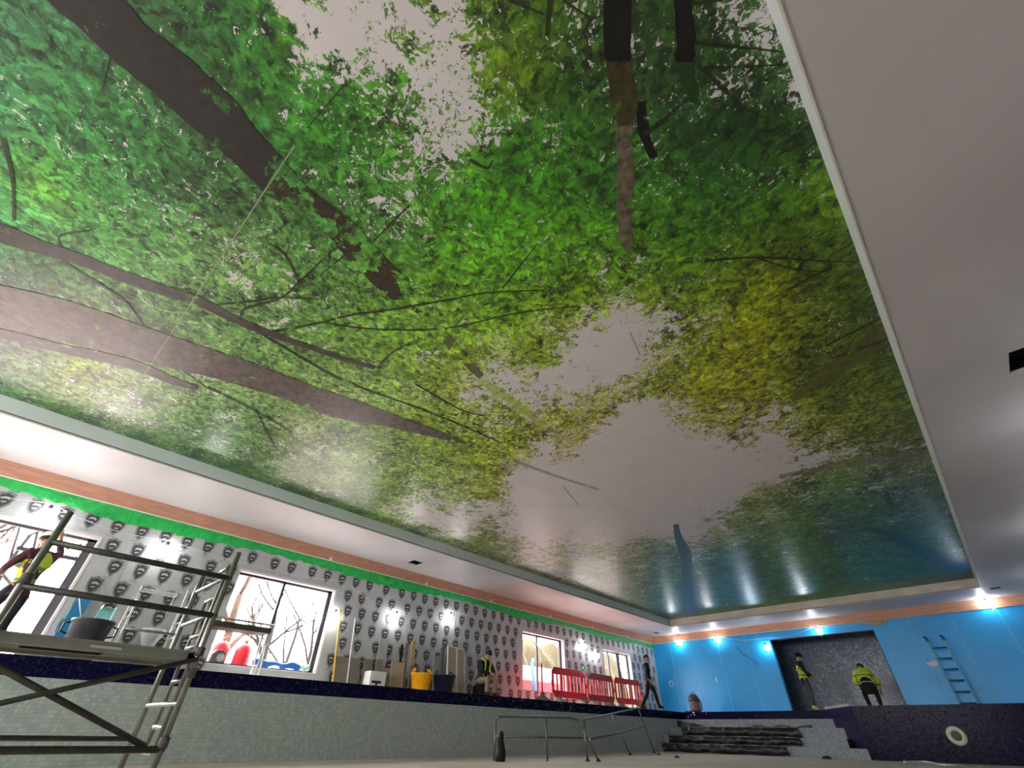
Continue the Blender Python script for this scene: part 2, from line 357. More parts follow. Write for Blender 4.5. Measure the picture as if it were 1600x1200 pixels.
# ---------------------------------------------------------------- the printed forest ceiling
TBL = [62,99,77,6,65,95,75,5,67,91,73,4,69,86,71,2,68,90,71,2,64,95,72,3,61,103,74,3,61,117,80,4,61,128,86,4,61,138,91,5,58,141,91,5,51,127,82,5,46,115,76,5,49,115,79,4,50,112,78,3,50,105,75,2,50,105,75,2,50,105,75,2,50,105,75,2,50,105,75,2,50,105,75,2,50,105,75,2,50,105,75,2,50,105,75,2,50,105,75,2,50,105,75,2,50,105,75,2,
55,100,72,7,62,99,77,6,65,96,75,5,67,92,73,4,69,87,71,3,68,89,71,2,64,95,72,3,61,102,73,3,61,116,79,4,61,127,85,4,61,137,90,5,59,142,92,5,52,129,83,5,46,115,75,5,48,115,78,4,50,112,79,3,50,105,75,2,50,104,74,2,50,104,74,2,50,103,73,2,50,102,72,2,50,101,71,2,50,100,70,2,46,93,65,2,40,83,57,2,35,77,49,2,35,85,45,2,
48,97,65,6,54,99,72,7,62,100,77,6,65,96,76,5,67,93,73,4,69,89,71,3,68,89,69,3,57,85,63,4,45,73,54,4,57,104,67,4,64,129,75,5,66,141,73,6,90,165,60,4,70,149,69,4,45,113,64,8,43,109,63,6,45,106,64,3,46,93,64,2,43,88,60,2,40,83,56,2,36,76,51,2,35,78,49,2,35,81,47,2,36,88,45,3,39,102,45,9,62,123,50,48,80,129,55,72,
61,105,68,9,65,109,70,10,76,116,77,12,80,115,77,12,80,111,74,10,78,106,72,8,74,99,70,6,69,96,67,5,66,103,65,5,67,114,65,5,69,129,66,6,66,134,65,7,62,132,62,9,54,127,58,11,46,114,57,11,40,105,56,10,37,91,49,6,33,78,46,3,34,80,47,2,35,83,46,2,36,89,45,3,38,98,45,7,41,110,45,14,67,125,51,56,79,130,54,75,88,125,59,74,68,119,36,49,
59,102,57,9,67,109,59,10,95,130,69,15,110,142,68,15,115,146,63,13,113,143,64,13,100,130,68,12,84,114,70,10,74,107,70,8,73,116,71,9,73,126,71,9,72,137,72,10,67,132,68,12,57,120,61,14,45,106,53,14,43,100,52,12,40,92,50,7,34,86,46,5,36,95,41,9,40,106,44,11,48,115,47,25,69,126,52,59,79,130,54,76,83,127,56,72,82,123,52,67,68,118,34,45,52,97,21,16,
50,92,51,10,50,92,49,8,85,121,65,16,104,137,71,18,111,144,72,19,107,140,73,18,99,133,75,19,90,125,76,17,82,118,74,14,76,115,71,10,76,122,71,12,77,128,71,16,78,131,72,22,74,125,69,25,63,115,61,21,49,102,51,15,44,96,47,10,37,91,42,6,42,107,36,11,51,121,35,25,80,130,55,78,80,129,55,72,90,125,60,75,78,122,48,63,67,117,32,42,57,104,20,18,37,72,28,16,
62,102,61,16,70,108,65,19,79,116,70,21,87,125,75,23,95,132,79,25,101,139,83,26,97,136,81,24,91,132,78,20,86,129,75,17,82,126,71,14,78,125,68,11,80,128,69,16,81,130,71,24,84,130,74,36,82,129,72,33,65,116,60,18,51,105,50,14,44,107,42,12,41,116,33,11,46,121,31,20,57,124,34,39,79,124,49,64,74,121,44,59,67,117,31,41,60,108,20,19,35,70,25,10,40,75,34,28,
49,90,52,12,49,89,51,12,70,112,67,19,80,122,73,22,86,128,76,23,91,133,78,24,95,137,80,24,93,136,78,22,90,134,76,19,87,133,74,16,85,132,71,14,83,132,69,13,82,131,68,17,80,130,66,20,78,129,65,19,69,124,60,16,57,118,52,15,50,113,45,18,50,117,39,22,52,123,33,30,63,122,35,55,73,125,39,60,75,121,25,34,62,111,19,20,40,78,24,12,38,73,32,22,37,78,28,24,
61,107,63,18,66,112,66,19,71,118,68,20,78,125,73,21,82,129,75,22,86,131,76,21,90,134,77,21,94,137,78,20,93,137,78,18,91,136,75,16,89,136,73,15,85,133,68,16,81,130,65,20,80,128,65,21,78,130,62,17,71,127,56,13,63,120,50,13,58,117,44,18,60,120,44,37,58,123,37,30,69,121,37,66,68,119,30,49,89,123,8,5,51,90,18,10,37,72,29,17,39,76,33,27,37,80,27,25,
39,89,39,9,38,88,38,8,66,114,63,17,76,123,70,20,80,126,71,19,83,128,72,19,87,131,74,18,90,134,75,17,94,137,76,16,95,139,75,15,92,138,71,15,89,137,67,15,85,136,64,15,83,137,59,13,82,137,55,11,77,133,50,10,68,124,44,10,63,124,36,10,62,128,34,22,59,136,23,7,54,128,22,13,45,113,23,11,44,98,21,7,33,74,21,9,37,72,31,22,37,78,29,24,41,81,34,33,
63,110,60,17,67,114,63,18,71,118,65,18,75,121,67,19,78,123,68,18,81,126,69,17,86,130,71,17,90,134,73,17,94,137,74,17,97,140,73,16,98,141,70,15,95,141,66,14,94,143,61,12,92,145,57,10,91,146,51,9,88,144,46,8,82,140,40,7,77,141,31,6,72,145,22,5,66,141,20,5,59,134,18,7,51,122,19,7,48,117,21,5,41,95,27,12,33,71,29,19,30,71,28,25,44,81,38,38,
48,98,43,11,37,90,32,6,61,108,53,14,73,118,63,18,80,124,68,19,84,128,71,19,89,132,73,19,93,136,74,18,96,139,74,18,99,141,72,17,101,144,69,14,101,146,65,12,100,148,60,11,99,150,55,9,98,150,50,10,97,150,45,8,94,150,38,6,88,149,31,5,80,148,24,5,72,148,18,4,67,139,18,6,58,126,18,6,35,91,34,3,42,96,27,15,25,68,24,9,28,69,28,24,41,87,36,38,
53,100,46,12,62,107,53,15,69,113,59,16,75,119,64,18,82,126,70,19,89,132,75,21,93,136,77,20,97,139,77,20,99,141,74,18,101,144,71,15,103,146,67,13,104,149,63,11,105,152,59,11,106,151,55,14,106,151,51,15,105,152,45,13,101,152,39,10,96,151,31,6,89,150,25,6,84,148,22,8,78,144,18,6,68,133,17,7,54,117,19,11,39,98,21,12,17,60,20,3,19,61,20,7,46,87,37,47,
58,102,49,14,61,106,52,14,67,111,56,16,75,119,63,18,83,126,69,19,90,133,76,21,97,139,79,20,100,141,76,18,102,143,73,16,104,146,70,13,106,148,66,11,108,150,62,12,110,152,59,16,113,152,56,22,113,152,52,23,112,152,48,24,108,152,42,22,103,152,34,16,101,151,27,12,99,149,25,15,93,144,22,14,78,137,16,8,64,124,15,8,46,102,17,7,27,79,17,3,26,74,16,6,28,71,17,6,
38,91,28,6,44,95,34,8,67,110,55,16,76,118,62,18,84,125,66,18,91,132,70,18,98,138,73,17,103,143,75,16,106,145,72,13,108,147,69,12,109,149,65,12,111,151,61,14,114,152,58,18,117,152,56,24,121,152,56,39,121,152,54,44,117,152,47,40,113,151,38,31,113,150,32,27,117,150,31,31,107,145,30,32,94,140,25,25,72,126,14,9,53,107,14,4,46,97,13,4,42,97,11,5,60,107,9,4,
56,99,45,13,63,104,51,15,71,112,55,16,79,120,59,17,87,128,62,17,94,134,65,17,100,140,68,16,105,144,70,14,109,146,70,11,110,149,66,11,112,151,63,11,114,153,59,13,117,154,56,18,121,153,55,33,121,152,53,44,123,152,56,56,120,150,51,54,111,146,38,31,120,149,39,46,125,149,49,71,117,146,41,53,108,143,35,41,84,128,20,18,68,114,13,7,67,108,10,4,57,103,9,4,78,123,5,2,
59,100,45,14,68,109,49,15,76,118,53,16,84,126,56,17,91,133,59,17,98,139,62,17,104,144,64,16,107,146,65,14,110,148,65,12,112,151,63,9,114,153,60,9,117,154,57,12,121,154,55,23,119,152,49,35,120,152,49,36,122,151,52,51,126,150,56,57,124,150,49,58,127,150,54,75,130,150,60,92,118,146,44,58,111,141,32,40,99,134,25,27,92,126,15,11,95,124,10,4,61,99,8,3,63,104,7,3,
65,107,43,15,65,109,42,14,74,118,47,15,90,132,55,18,98,140,58,19,102,143,61,19,106,145,62,18,108,148,63,17,111,150,62,14,113,153,60,10,117,155,57,9,121,154,52,12,123,154,50,20,121,151,43,21,120,151,41,18,129,151,49,38,130,151,50,43,128,150,49,62,129,150,54,76,129,149,56,83,120,145,41,49,114,141,28,30,111,139,25,27,111,136,16,12,114,136,11,2,64,98,9,3,65,101,8,2,
38,88,27,6,55,102,34,11,89,132,50,19,99,141,56,22,103,144,61,26,107,146,65,29,109,147,65,28,110,149,63,21,112,152,60,16,116,153,58,14,119,152,48,11,119,151,42,9,123,152,43,12,123,151,41,14,130,152,49,29,129,150,43,16,133,151,47,33,132,150,50,38,124,148,41,34,122,146,41,31,120,142,33,32,123,145,21,13,122,144,20,13,117,138,14,7,111,132,11,3,63,94,10,4,57,92,8,3,
74,119,44,16,90,135,50,22,99,142,56,27,106,145,65,37,112,147,75,48,114,148,76,49,112,149,69,35,112,151,62,23,116,152,60,21,120,152,54,18,120,151,44,11,124,152,48,16,124,151,42,13,135,153,58,36,135,152,54,34,135,151,52,28,135,151,53,28,135,151,58,38,138,151,66,56,125,146,45,30,122,141,27,23,128,148,20,9,127,147,18,7,118,138,12,4,97,119,11,4,60,88,11,5,51,83,10,5,
88,132,51,21,96,138,58,29,107,144,70,44,116,148,84,62,119,150,87,66,115,149,76,49,113,150,67,33,116,151,63,28,122,151,59,25,123,151,50,14,127,151,57,24,136,152,73,48,140,152,79,57,145,152,85,67,141,152,66,42,142,153,64,37,144,153,76,52,152,155,96,78,155,155,96,86,140,149,70,60,124,142,33,22,127,145,20,9,129,148,20,6,112,132,12,5,85,108,13,6,64,90,13,5,52,82,11,5,
90,131,57,27,88,125,60,34,96,130,70,48,117,148,86,65,116,149,79,54,116,149,73,43,117,150,70,38,123,151,65,34,124,150,52,16,126,150,54,18,143,151,93,70,148,151,104,84,148,151,104,85,147,152,99,78,144,153,72,47,151,155,94,72,158,157,116,90,159,157,112,91,157,156,103,90,135,148,64,49,124,144,37,22,129,147,24,10,123,142,19,8,100,121,13,7,74,97,15,5,69,94,14,5,54,84,13,6,
56,95,40,16,54,93,40,17,105,138,74,50,114,145,77,50,119,148,80,50,121,149,80,50,123,150,72,44,129,151,65,37,130,151,62,31,140,151,87,64,149,150,109,89,148,151,107,88,149,152,112,91,149,153,105,84,151,155,103,82,159,158,122,94,163,159,131,98,161,158,124,95,157,156,111,90,135,148,68,47,131,145,45,29,129,144,31,17,114,132,23,15,92,114,15,8,62,87,15,4,73,98,16,5,57,87,15,6,
66,104,47,21,97,131,66,38,109,140,74,44,121,147,85,54,123,149,87,57,120,147,76,48,128,150,73,49,135,151,74,49,138,151,82,60,144,151,101,81,147,151,108,89,148,152,112,92,149,153,113,92,151,155,113,91,156,157,120,94,162,159,133,98,164,160,138,99,163,159,131,98,159,157,121,91,143,151,85,54,134,146,53,33,130,144,50,32,117,134,37,26,96,118,23,11,65,89,16,4,80,105,17,5,61,90,16,5,
91,125,61,30,102,133,69,37,116,143,80,49,119,145,82,51,113,141,73,42,118,144,71,44,129,149,76,54,135,151,83,63,140,152,98,79,146,152,111,91,148,152,115,93,149,153,114,93,150,154,116,94,154,156,120,95,159,158,128,97,164,160,138,99,165,160,139,99,163,159,134,98,156,156,117,84,146,151,92,63,133,146,68,41,131,144,67,44,124,140,52,36,103,125,30,15,82,105,19,6,84,108,18,5,62,92,16,6,
93,123,63,30,105,134,71,39,108,137,70,37,103,133,63,28,107,135,65,33,119,142,74,48,129,148,83,61,137,151,97,78,145,152,111,92,150,152,118,95,149,152,116,94,150,154,117,94,153,155,121,96,157,157,125,97,161,158,132,98,164,160,138,99,164,160,137,98,163,159,136,98,156,155,119,88,149,151,100,76,133,146,73,45,132,142,79,55,129,143,62,43,110,132,37,18,94,116,21,6,87,110,18,5,63,93,16,6,
94,123,63,30,99,129,62,28,98,130,57,19,99,129,59,23,109,136,70,39,123,144,83,53,132,149,95,69,142,152,108,88,149,152,116,94,149,152,117,94,149,153,116,94,152,155,121,96,156,156,125,98,159,157,128,98,161,158,132,98,163,159,135,98,163,159,136,97,161,158,132,96,155,153,118,91,149,150,104,79,136,144,84,57,134,141,91,62,130,144,69,46,113,134,43,21,98,119,22,7,91,113,20,6,71,100,22,8,
93,123,59,24,96,128,56,19,94,125,56,19,101,129,66,32,119,142,83,46,128,148,94,53,136,150,102,75,144,152,110,89,147,152,114,92,147,152,114,91,150,154,118,94,155,156,123,97,159,157,126,99,159,157,128,98,160,158,130,97,161,159,133,96,161,159,135,95,157,155,124,93,155,152,118,92,148,149,105,80,137,142,95,64,137,142,100,64,126,139,73,45,113,132,51,25,99,120,29,11,93,116,25,9,79,107,29,11,
87,117,55,18,81,111,51,15,92,119,61,26,116,139,82,41,128,149,96,43,131,149,98,56,136,150,101,75,139,150,104,79,141,151,107,82,145,153,112,88,151,155,119,94,157,156,124,98,159,157,126,99,157,157,124,96,157,157,126,94,160,159,135,94,158,158,131,92,154,153,117,90,154,152,116,90,144,146,102,75,138,142,101,65,134,140,96,61,118,128,74,42,112,131,56,28,98,117,45,21,93,117,32,13,83,111,36,15,
70,98,49,14,84,111,59,23,110,134,78,38,126,148,94,42,128,149,96,46,129,148,93,59,128,148,90,56,131,148,94,62,137,150,102,74,143,152,109,81,152,155,119,93,157,156,124,98,155,156,122,96,153,156,118,93,156,157,125,91,160,160,139,93,154,156,123,89,151,152,112,87,146,149,106,80,135,143,92,64,135,141,97,62,121,134,82,53,115,126,74,41,106,129,54,26,96,114,53,26,92,116,40,19,85,111,41,18,
83,109,60,24,102,126,73,34,118,141,87,41,125,146,92,44,124,145,89,50,121,146,81,40,120,146,80,38,127,147,90,56,133,149,97,63,141,152,105,74,150,154,117,90,152,154,118,92,148,153,114,88,148,154,111,86,154,157,125,89,157,158,132,90,147,153,108,82,142,148,100,76,130,142,86,61,122,138,76,49,121,136,82,51,102,126,66,37,110,130,66,34,99,127,52,23,96,117,51,24,91,112,48,24,86,111,46,21,
95,119,69,30,107,131,79,37,116,139,86,42,118,141,85,45,117,143,78,37,115,145,73,27,120,145,80,40,125,147,87,49,127,149,88,48,138,150,103,70,143,151,110,81,141,150,107,78,138,149,103,77,142,152,105,80,150,156,119,86,146,154,112,84,136,149,90,69,128,143,82,59,111,134,63,37,112,134,64,37,97,126,63,34,84,119,54,24,98,130,58,25,91,123,52,21,89,116,50,22,87,106,53,25,86,110,50,23,
98,122,72,31,106,129,78,37,110,134,81,40,112,137,77,37,114,143,73,28,116,143,76,32,120,145,83,41,120,148,79,33,125,148,86,44,132,147,98,64,130,146,96,63,128,144,94,62,128,144,93,68,136,149,99,76,143,153,107,82,134,149,92,71,122,142,72,50,113,137,65,41,101,129,49,23,106,133,59,32,78,117,51,21,80,119,52,20,88,126,54,19,84,119,52,19,80,112,51,20,87,105,54,25,81,108,54,21,
97,121,73,31,102,126,76,35,99,124,72,32,105,133,71,29,113,141,75,32,116,142,81,38,118,146,78,32,119,148,76,28,123,145,87,47,121,143,87,50,117,142,82,44,115,138,85,51,115,139,85,59,130,147,93,73,135,149,94,76,120,142,72,50,112,137,60,34,104,133,55,30,99,129,48,22,98,132,56,27,74,115,49,18,79,120,52,18,79,121,53,17,76,115,53,17,72,108,52,18,80,105,54,23,76,106,57,19,
95,119,73,29,87,112,67,26,76,103,57,18,105,132,74,30,112,137,80,36,115,141,80,35,117,147,75,27,118,145,79,34,116,141,83,43,112,141,75,34,107,137,77,36,97,129,77,42,104,133,79,51,126,145,88,70,124,144,81,62,111,137,58,31,107,134,55,28,98,131,52,25,97,131,49,23,89,132,51,22,75,119,49,17,74,118,53,16,72,116,54,15,69,111,53,16,64,103,53,17,70,103,57,19,71,105,61,18,
85,110,68,24,54,80,46,11,87,113,66,23,107,132,80,33,111,136,81,35,114,142,78,31,115,143,78,31,113,139,81,38,110,139,75,34,106,139,71,28,92,127,74,32,78,118,71,31,99,131,76,48,120,143,81,64,111,138,67,43,110,136,53,25,99,131,54,25,92,130,51,23,90,132,49,21,82,130,49,18,72,119,50,15,67,113,53,15,66,112,53,14,62,107,54,14,57,99,54,15,62,101,60,16,67,104,66,17,
65,90,55,16,72,98,59,18,100,125,78,29,105,130,82,32,108,134,80,32,111,138,79,31,110,137,80,35,108,135,78,35,106,138,72,28,96,130,72,29,70,114,69,24,69,113,68,25,99,132,73,48,109,137,72,51,103,133,59,31,106,134,53,24,88,127,55,23,84,129,50,20,82,132,47,18,75,128,48,15,67,115,52,15,63,108,55,15,61,109,52,13,56,104,53,13,50,95,55,13,57,99,63,15,63,103,70,15,
76,101,63,19,94,119,76,26,100,124,81,28,102,128,81,30,105,132,80,30,105,132,80,32,104,131,79,33,104,134,75,31,100,133,73,28,78,119,70,25,57,107,66,17,72,116,67,27,96,131,68,45,95,130,64,38,96,129,57,25,92,127,57,22,77,122,56,19,76,128,49,17,75,131,46,15,69,124,49,14,63,108,55,16,61,104,57,16,58,107,51,13,50,101,51,11,45,93,55,12,53,98,66,13,60,103,74,14,
91,116,75,24,96,121,79,26,98,123,81,27,99,125,80,27,99,126,79,28,98,126,79,30,99,127,77,30,99,130,74,29,88,123,72,27,64,110,67,20,59,107,66,18,78,120,65,31,88,127,64,38,83,123,61,27,85,122,60,21,75,117,62,18,68,119,56,17,70,128,47,14,69,129,45,14,65,119,50,14,61,103,58,17,60,103,57,17,55,106,50,12,45,99,49,10,41,93,55,11,49,98,67,12,57,102,78,13,
92,118,78,24,95,120,80,25,95,121,80,26,94,121,79,25,92,120,78,25,93,121,78,26,94,124,76,27,91,123,74,26,76,116,70,23,61,108,66,18,66,112,65,22,78,121,62,31,76,121,61,29,72,115,63,20,70,112,66,16,62,110,66,15,62,118,55,15,65,127,46,13,65,127,45,13,62,114,51,15,60,101,59,18,59,103,56,16,52,106,48,12,42,98,47,10,39,93,54,10,46,98,67,11,54,103,78,13,
92,118,79,24,92,118,79,24,90,117,78,24,82,110,73,21,87,115,76,23,89,119,77,24,88,119,75,23,81,117,72,23,68,112,68,20,63,110,66,19,69,115,62,24,71,118,59,26,66,114,62,21,61,108,68,15,58,104,73,13,55,107,67,13,59,120,52,13,62,127,44,13,62,125,45,13,60,110,52,15,60,100,60,18,57,104,54,16,49,105,46,11,40,97,46,10,39,94,52,10,44,99,65,11,52,104,79,12,
90,116,78,23,88,116,78,23,74,103,69,18,71,101,67,17,85,115,76,23,85,116,76,22,82,115,74,21,73,112,69,19,65,110,66,19,65,111,63,20,66,114,59,22,63,113,58,21,58,107,65,16,54,101,74,12,51,100,76,12,53,108,64,12,57,121,50,12,59,127,43,12,59,122,45,13,59,108,53,15,59,102,58,17,55,105,51,14,46,105,44,11,37,97,44,9,38,95,51,10,43,98,62,10,49,103,75,11,
87,115,78,22,76,105,70,19,52,82,54,10,76,106,71,19,83,114,76,22,82,113,75,21,76,112,72,20,68,110,67,18,63,109,64,17,62,111,60,18,60,111,57,19,56,108,60,17,52,102,70,13,49,98,78,11,48,99,75,11,52,110,61,12,56,122,48,12,57,126,43,12,57,120,45,13,57,108,52,15,58,104,55,16,52,106,48,13,43,104,42,10,35,97,42,9,37,96,49,9,42,98,59,10,48,102,71,11,
81,109,74,20,52,82,55,10,60,89,60,13,81,111,75,20,81,112,76,20,77,111,74,20,71,110,69,19,66,109,65,17,62,109,62,17,58,109,58,16,54,108,56,16,51,104,63,14,48,99,73,12,47,96,78,10,48,101,71,11,51,113,57,12,54,122,47,12,54,124,43,12,54,117,45,13,56,108,50,15,55,106,51,15,48,107,44,12,40,104,39,9,33,97,40,8,36,96,47,9,40,98,56,10,46,101,66,10,
67,96,65,15,51,81,54,10,75,106,72,18,80,111,76,20,78,110,75,20,73,110,71,19,68,109,67,18,63,108,63,17,59,108,59,16,54,107,56,15,49,105,57,14,48,101,66,12,47,98,75,11,46,97,76,11,48,104,66,11,50,116,54,11,52,122,46,11,52,123,43,11,52,115,45,13,53,109,48,14,51,107,47,13,45,107,41,11,37,103,37,9,33,97,39,8,35,97,45,9,39,97,53,9,44,99,62,10,
60,90,61,13,70,100,68,16,79,110,75,19,78,110,75,19,74,109,73,18,69,108,68,17,65,108,65,17,61,107,61,16,56,107,57,15,51,105,55,14,48,103,59,13,46,100,68,11,46,97,74,11,46,99,72,11,48,108,62,11,49,117,51,11,49,121,45,11,50,121,43,11,50,114,44,12,50,109,46,13,48,108,44,12,41,107,38,10,35,103,35,8,32,98,37,8,34,96,43,8,38,96,50,9,42,97,58,9,
70,100,68,16,77,108,75,19,77,109,75,19,75,108,75,18,69,106,70,17,65,105,66,16,62,107,62,16,58,106,58,15,53,105,55,14,48,104,54,13,47,102,60,12,46,99,68,11,45,98,72,11,46,102,67,11,47,111,58,11,47,117,50,11,47,121,45,11,47,118,43,11,47,113,43,12,47,109,44,12,44,108,41,11,38,107,37,9,33,103,34,8,31,98,36,8,33,96,41,8,36,95,47,8,39,95,54,9,
76,107,74,18,77,109,75,19,75,108,75,18,70,105,71,17,62,100,66,15,61,103,63,15,59,106,60,15,55,105,56,15,50,104,53,14,47,103,55,13,46,101,61,12,45,99,67,11,45,100,68,11,45,105,62,11,45,113,55,11,45,118,49,11,45,120,45,11,44,117,43,11,44,112,42,11,44,109,41,11,40,108,39,10,36,106,36,8,32,102,34,8,31,98,35,7,32,96,39,8,34,93,44,8,37,92,50,8,
76,108,75,18,75,108,75,18,72,106,73,17,60,96,66,14,56,94,62,13,59,103,61,15,56,105,58,15,52,104,54,14,47,103,52,13,46,102,56,12,45,100,61,11,45,100,65,11,45,102,64,11,45,108,58,11,45,114,52,11,43,117,48,10,43,118,45,10,42,115,42,10,41,111,41,11,40,109,40,10,37,107,37,9,33,105,35,8,30,101,34,7,30,97,35,7,31,94,38,7,32,90,42,7,34,89,47,8,
75,107,75,18,73,106,75,17,63,98,68,15,48,82,59,11,54,94,60,13,57,104,60,15,53,104,56,14,49,103,52,13,46,102,52,12,45,101,56,12,45,100,61,11,45,101,63,11,45,105,60,11,45,111,55,11,44,115,50,10,43,117,47,10,41,117,44,10,39,113,42,10,38,110,39,10,37,108,38,10,35,107,36,9,32,104,34,8,29,101,34,7,29,97,35,7,30,93,38,7,29,85,41,6,31,84,44,7,
73,106,75,17,68,102,72,16,48,81,59,10,41,75,55,9,55,98,60,14,55,103,58,14,51,102,54,14,46,101,51,13,45,101,52,12,44,101,56,12,44,100,59,11,44,102,60,11,44,107,57,11,45,112,53,10,43,115,48,10,42,117,46,10,40,116,43,10,37,112,41,10,36,109,39,10,35,108,37,9,32,106,36,8,30,104,34,7,28,100,33,7,28,96,35,7,28,90,38,7,26,79,41,5,27,78,43,6,
71,105,74,17,56,91,65,13,33,64,52,6,46,82,57,10,55,101,59,14,52,102,56,14,48,101,52,13,45,100,50,12,44,101,52,12,44,100,55,11,44,101,57,11,44,104,57,11,44,109,54,10,44,113,51,10,42,116,47,10,41,117,45,10,38,114,42,10,36,111,39,9,34,108,38,9,32,107,37,9,31,105,35,8,29,103,34,7,27,100,33,6,27,95,35,6,27,88,37,6,23,72,41,4,24,71,43,4,
65,99,70,15,40,73,55,8,33,64,52,6,52,93,59,13,54,102,58,14,50,101,54,13,45,100,50,13,44,100,50,12,43,100,52,12,43,100,54,11,43,102,55,11,44,106,54,11,44,110,52,10,43,114,49,10,42,116,46,10,40,116,44,10,37,113,41,9,35,110,38,9,33,108,37,9,31,106,36,8,29,105,35,7,28,103,34,7,27,99,33,6,26,93,35,6,25,85,37,6,20,65,42,3,20,64,43,3,
54,88,64,12,32,62,51,6,43,79,56,9,54,99,59,14,51,101,56,13,47,100,52,13,43,99,49,12,43,99,50,12,43,100,52,11,43,100,53,11,43,103,54,11,43,107,53,10,44,112,51,10,42,114,48,10,41,115,46,10,39,115,43,9,36,112,40,9,33,109,37,9,32,107,36,8,30,106,35,8,29,104,34,7,27,102,33,6,26,98,33,6,25,92,34,6,23,81,37,5,17,58,43,2,17,58,43,2,
43,77,57,9,37,70,53,7,51,93,59,12,53,100,58,14,49,100,54,13,45,99,50,12,43,99,49,12,42,99,50,11,42,100,51,11,42,101,52,11,43,104,52,10,43,108,51,10,43,112,49,10,42,114,47,10,40,115,45,9,38,114,42,9,35,111,39,9,33,109,37,9,31,107,36,8,30,105,35,7,28,103,34,7,26,101,33,6,25,97,33,6,24,91,34,6,22,77,37,4,14,52,43,1,15,52,44,1,
41,74,56,8,47,85,58,11,53,98,59,13,50,100,56,13,46,99,52,13,42,97,48,12,42,98,49,12,42,99,49,11,42,99,50,11,42,102,51,11,43,106,51,10,43,110,50,10,42,112,48,10,41,114,46,9,40,115,44,9,37,113,41,9,34,110,38,9,32,108,36,8,31,106,36,8,29,104,35,7,28,103,34,7,26,101,33,6,25,96,33,6,24,89,34,5,20,74,37,4,13,48,44,0,13,48,44,0,
46,82,58,10,52,95,60,13,52,99,58,13,48,98,54,13,44,97,50,12,42,97,48,12,42,98,48,11,41,99,49,11,41,100,49,11,42,103,50,10,42,107,50,10,43,111,49,10,42,112,47,9,40,114,45,9,39,114,43,9,36,112,40,9,33,109,37,8,32,107,36,8,30,105,35,8,29,104,35,7,27,102,34,6,26,100,33,6,25,95,33,6,23,88,34,5,19,71,38,4,12,46,45,0,12,46,45,0,
51,92,60,12,53,98,59,13,50,98,56,13,46,97,52,12,42,96,48,12,41,97,48,11,41,98,48,11,41,98,48,11,41,100,49,10,42,104,49,10,42,108,49,10,42,111,48,10,41,112,47,9,40,114,45,9,38,113,42,9,35,111,40,8,32,108,37,8,31,107,36,8,30,105,35,7,28,103,34,7,27,101,34,6,25,99,33,6,25,94,33,6,23,87,34,5,19,69,38,3,12,46,45,0,12,45,45,0,
53,97,60,13,51,98,58,13,47,97,54,12,43,96,50,12,41,96,48,11,41,97,48,11,40,97,48,11,40,98,48,11,41,101,49,10,41,105,49,10,42,109,49,10,41,111,48,9,40,112,46,9,39,114,44,9,37,112,42,9,34,110,39,8,32,108,36,8,31,106,36,8,29,104,35,7,28,102,34,7,27,100,33,6,25,98,33,6,24,93,34,6,23,86,34,5,18,68,39,3,13,47,44,0,12,46,45,0]
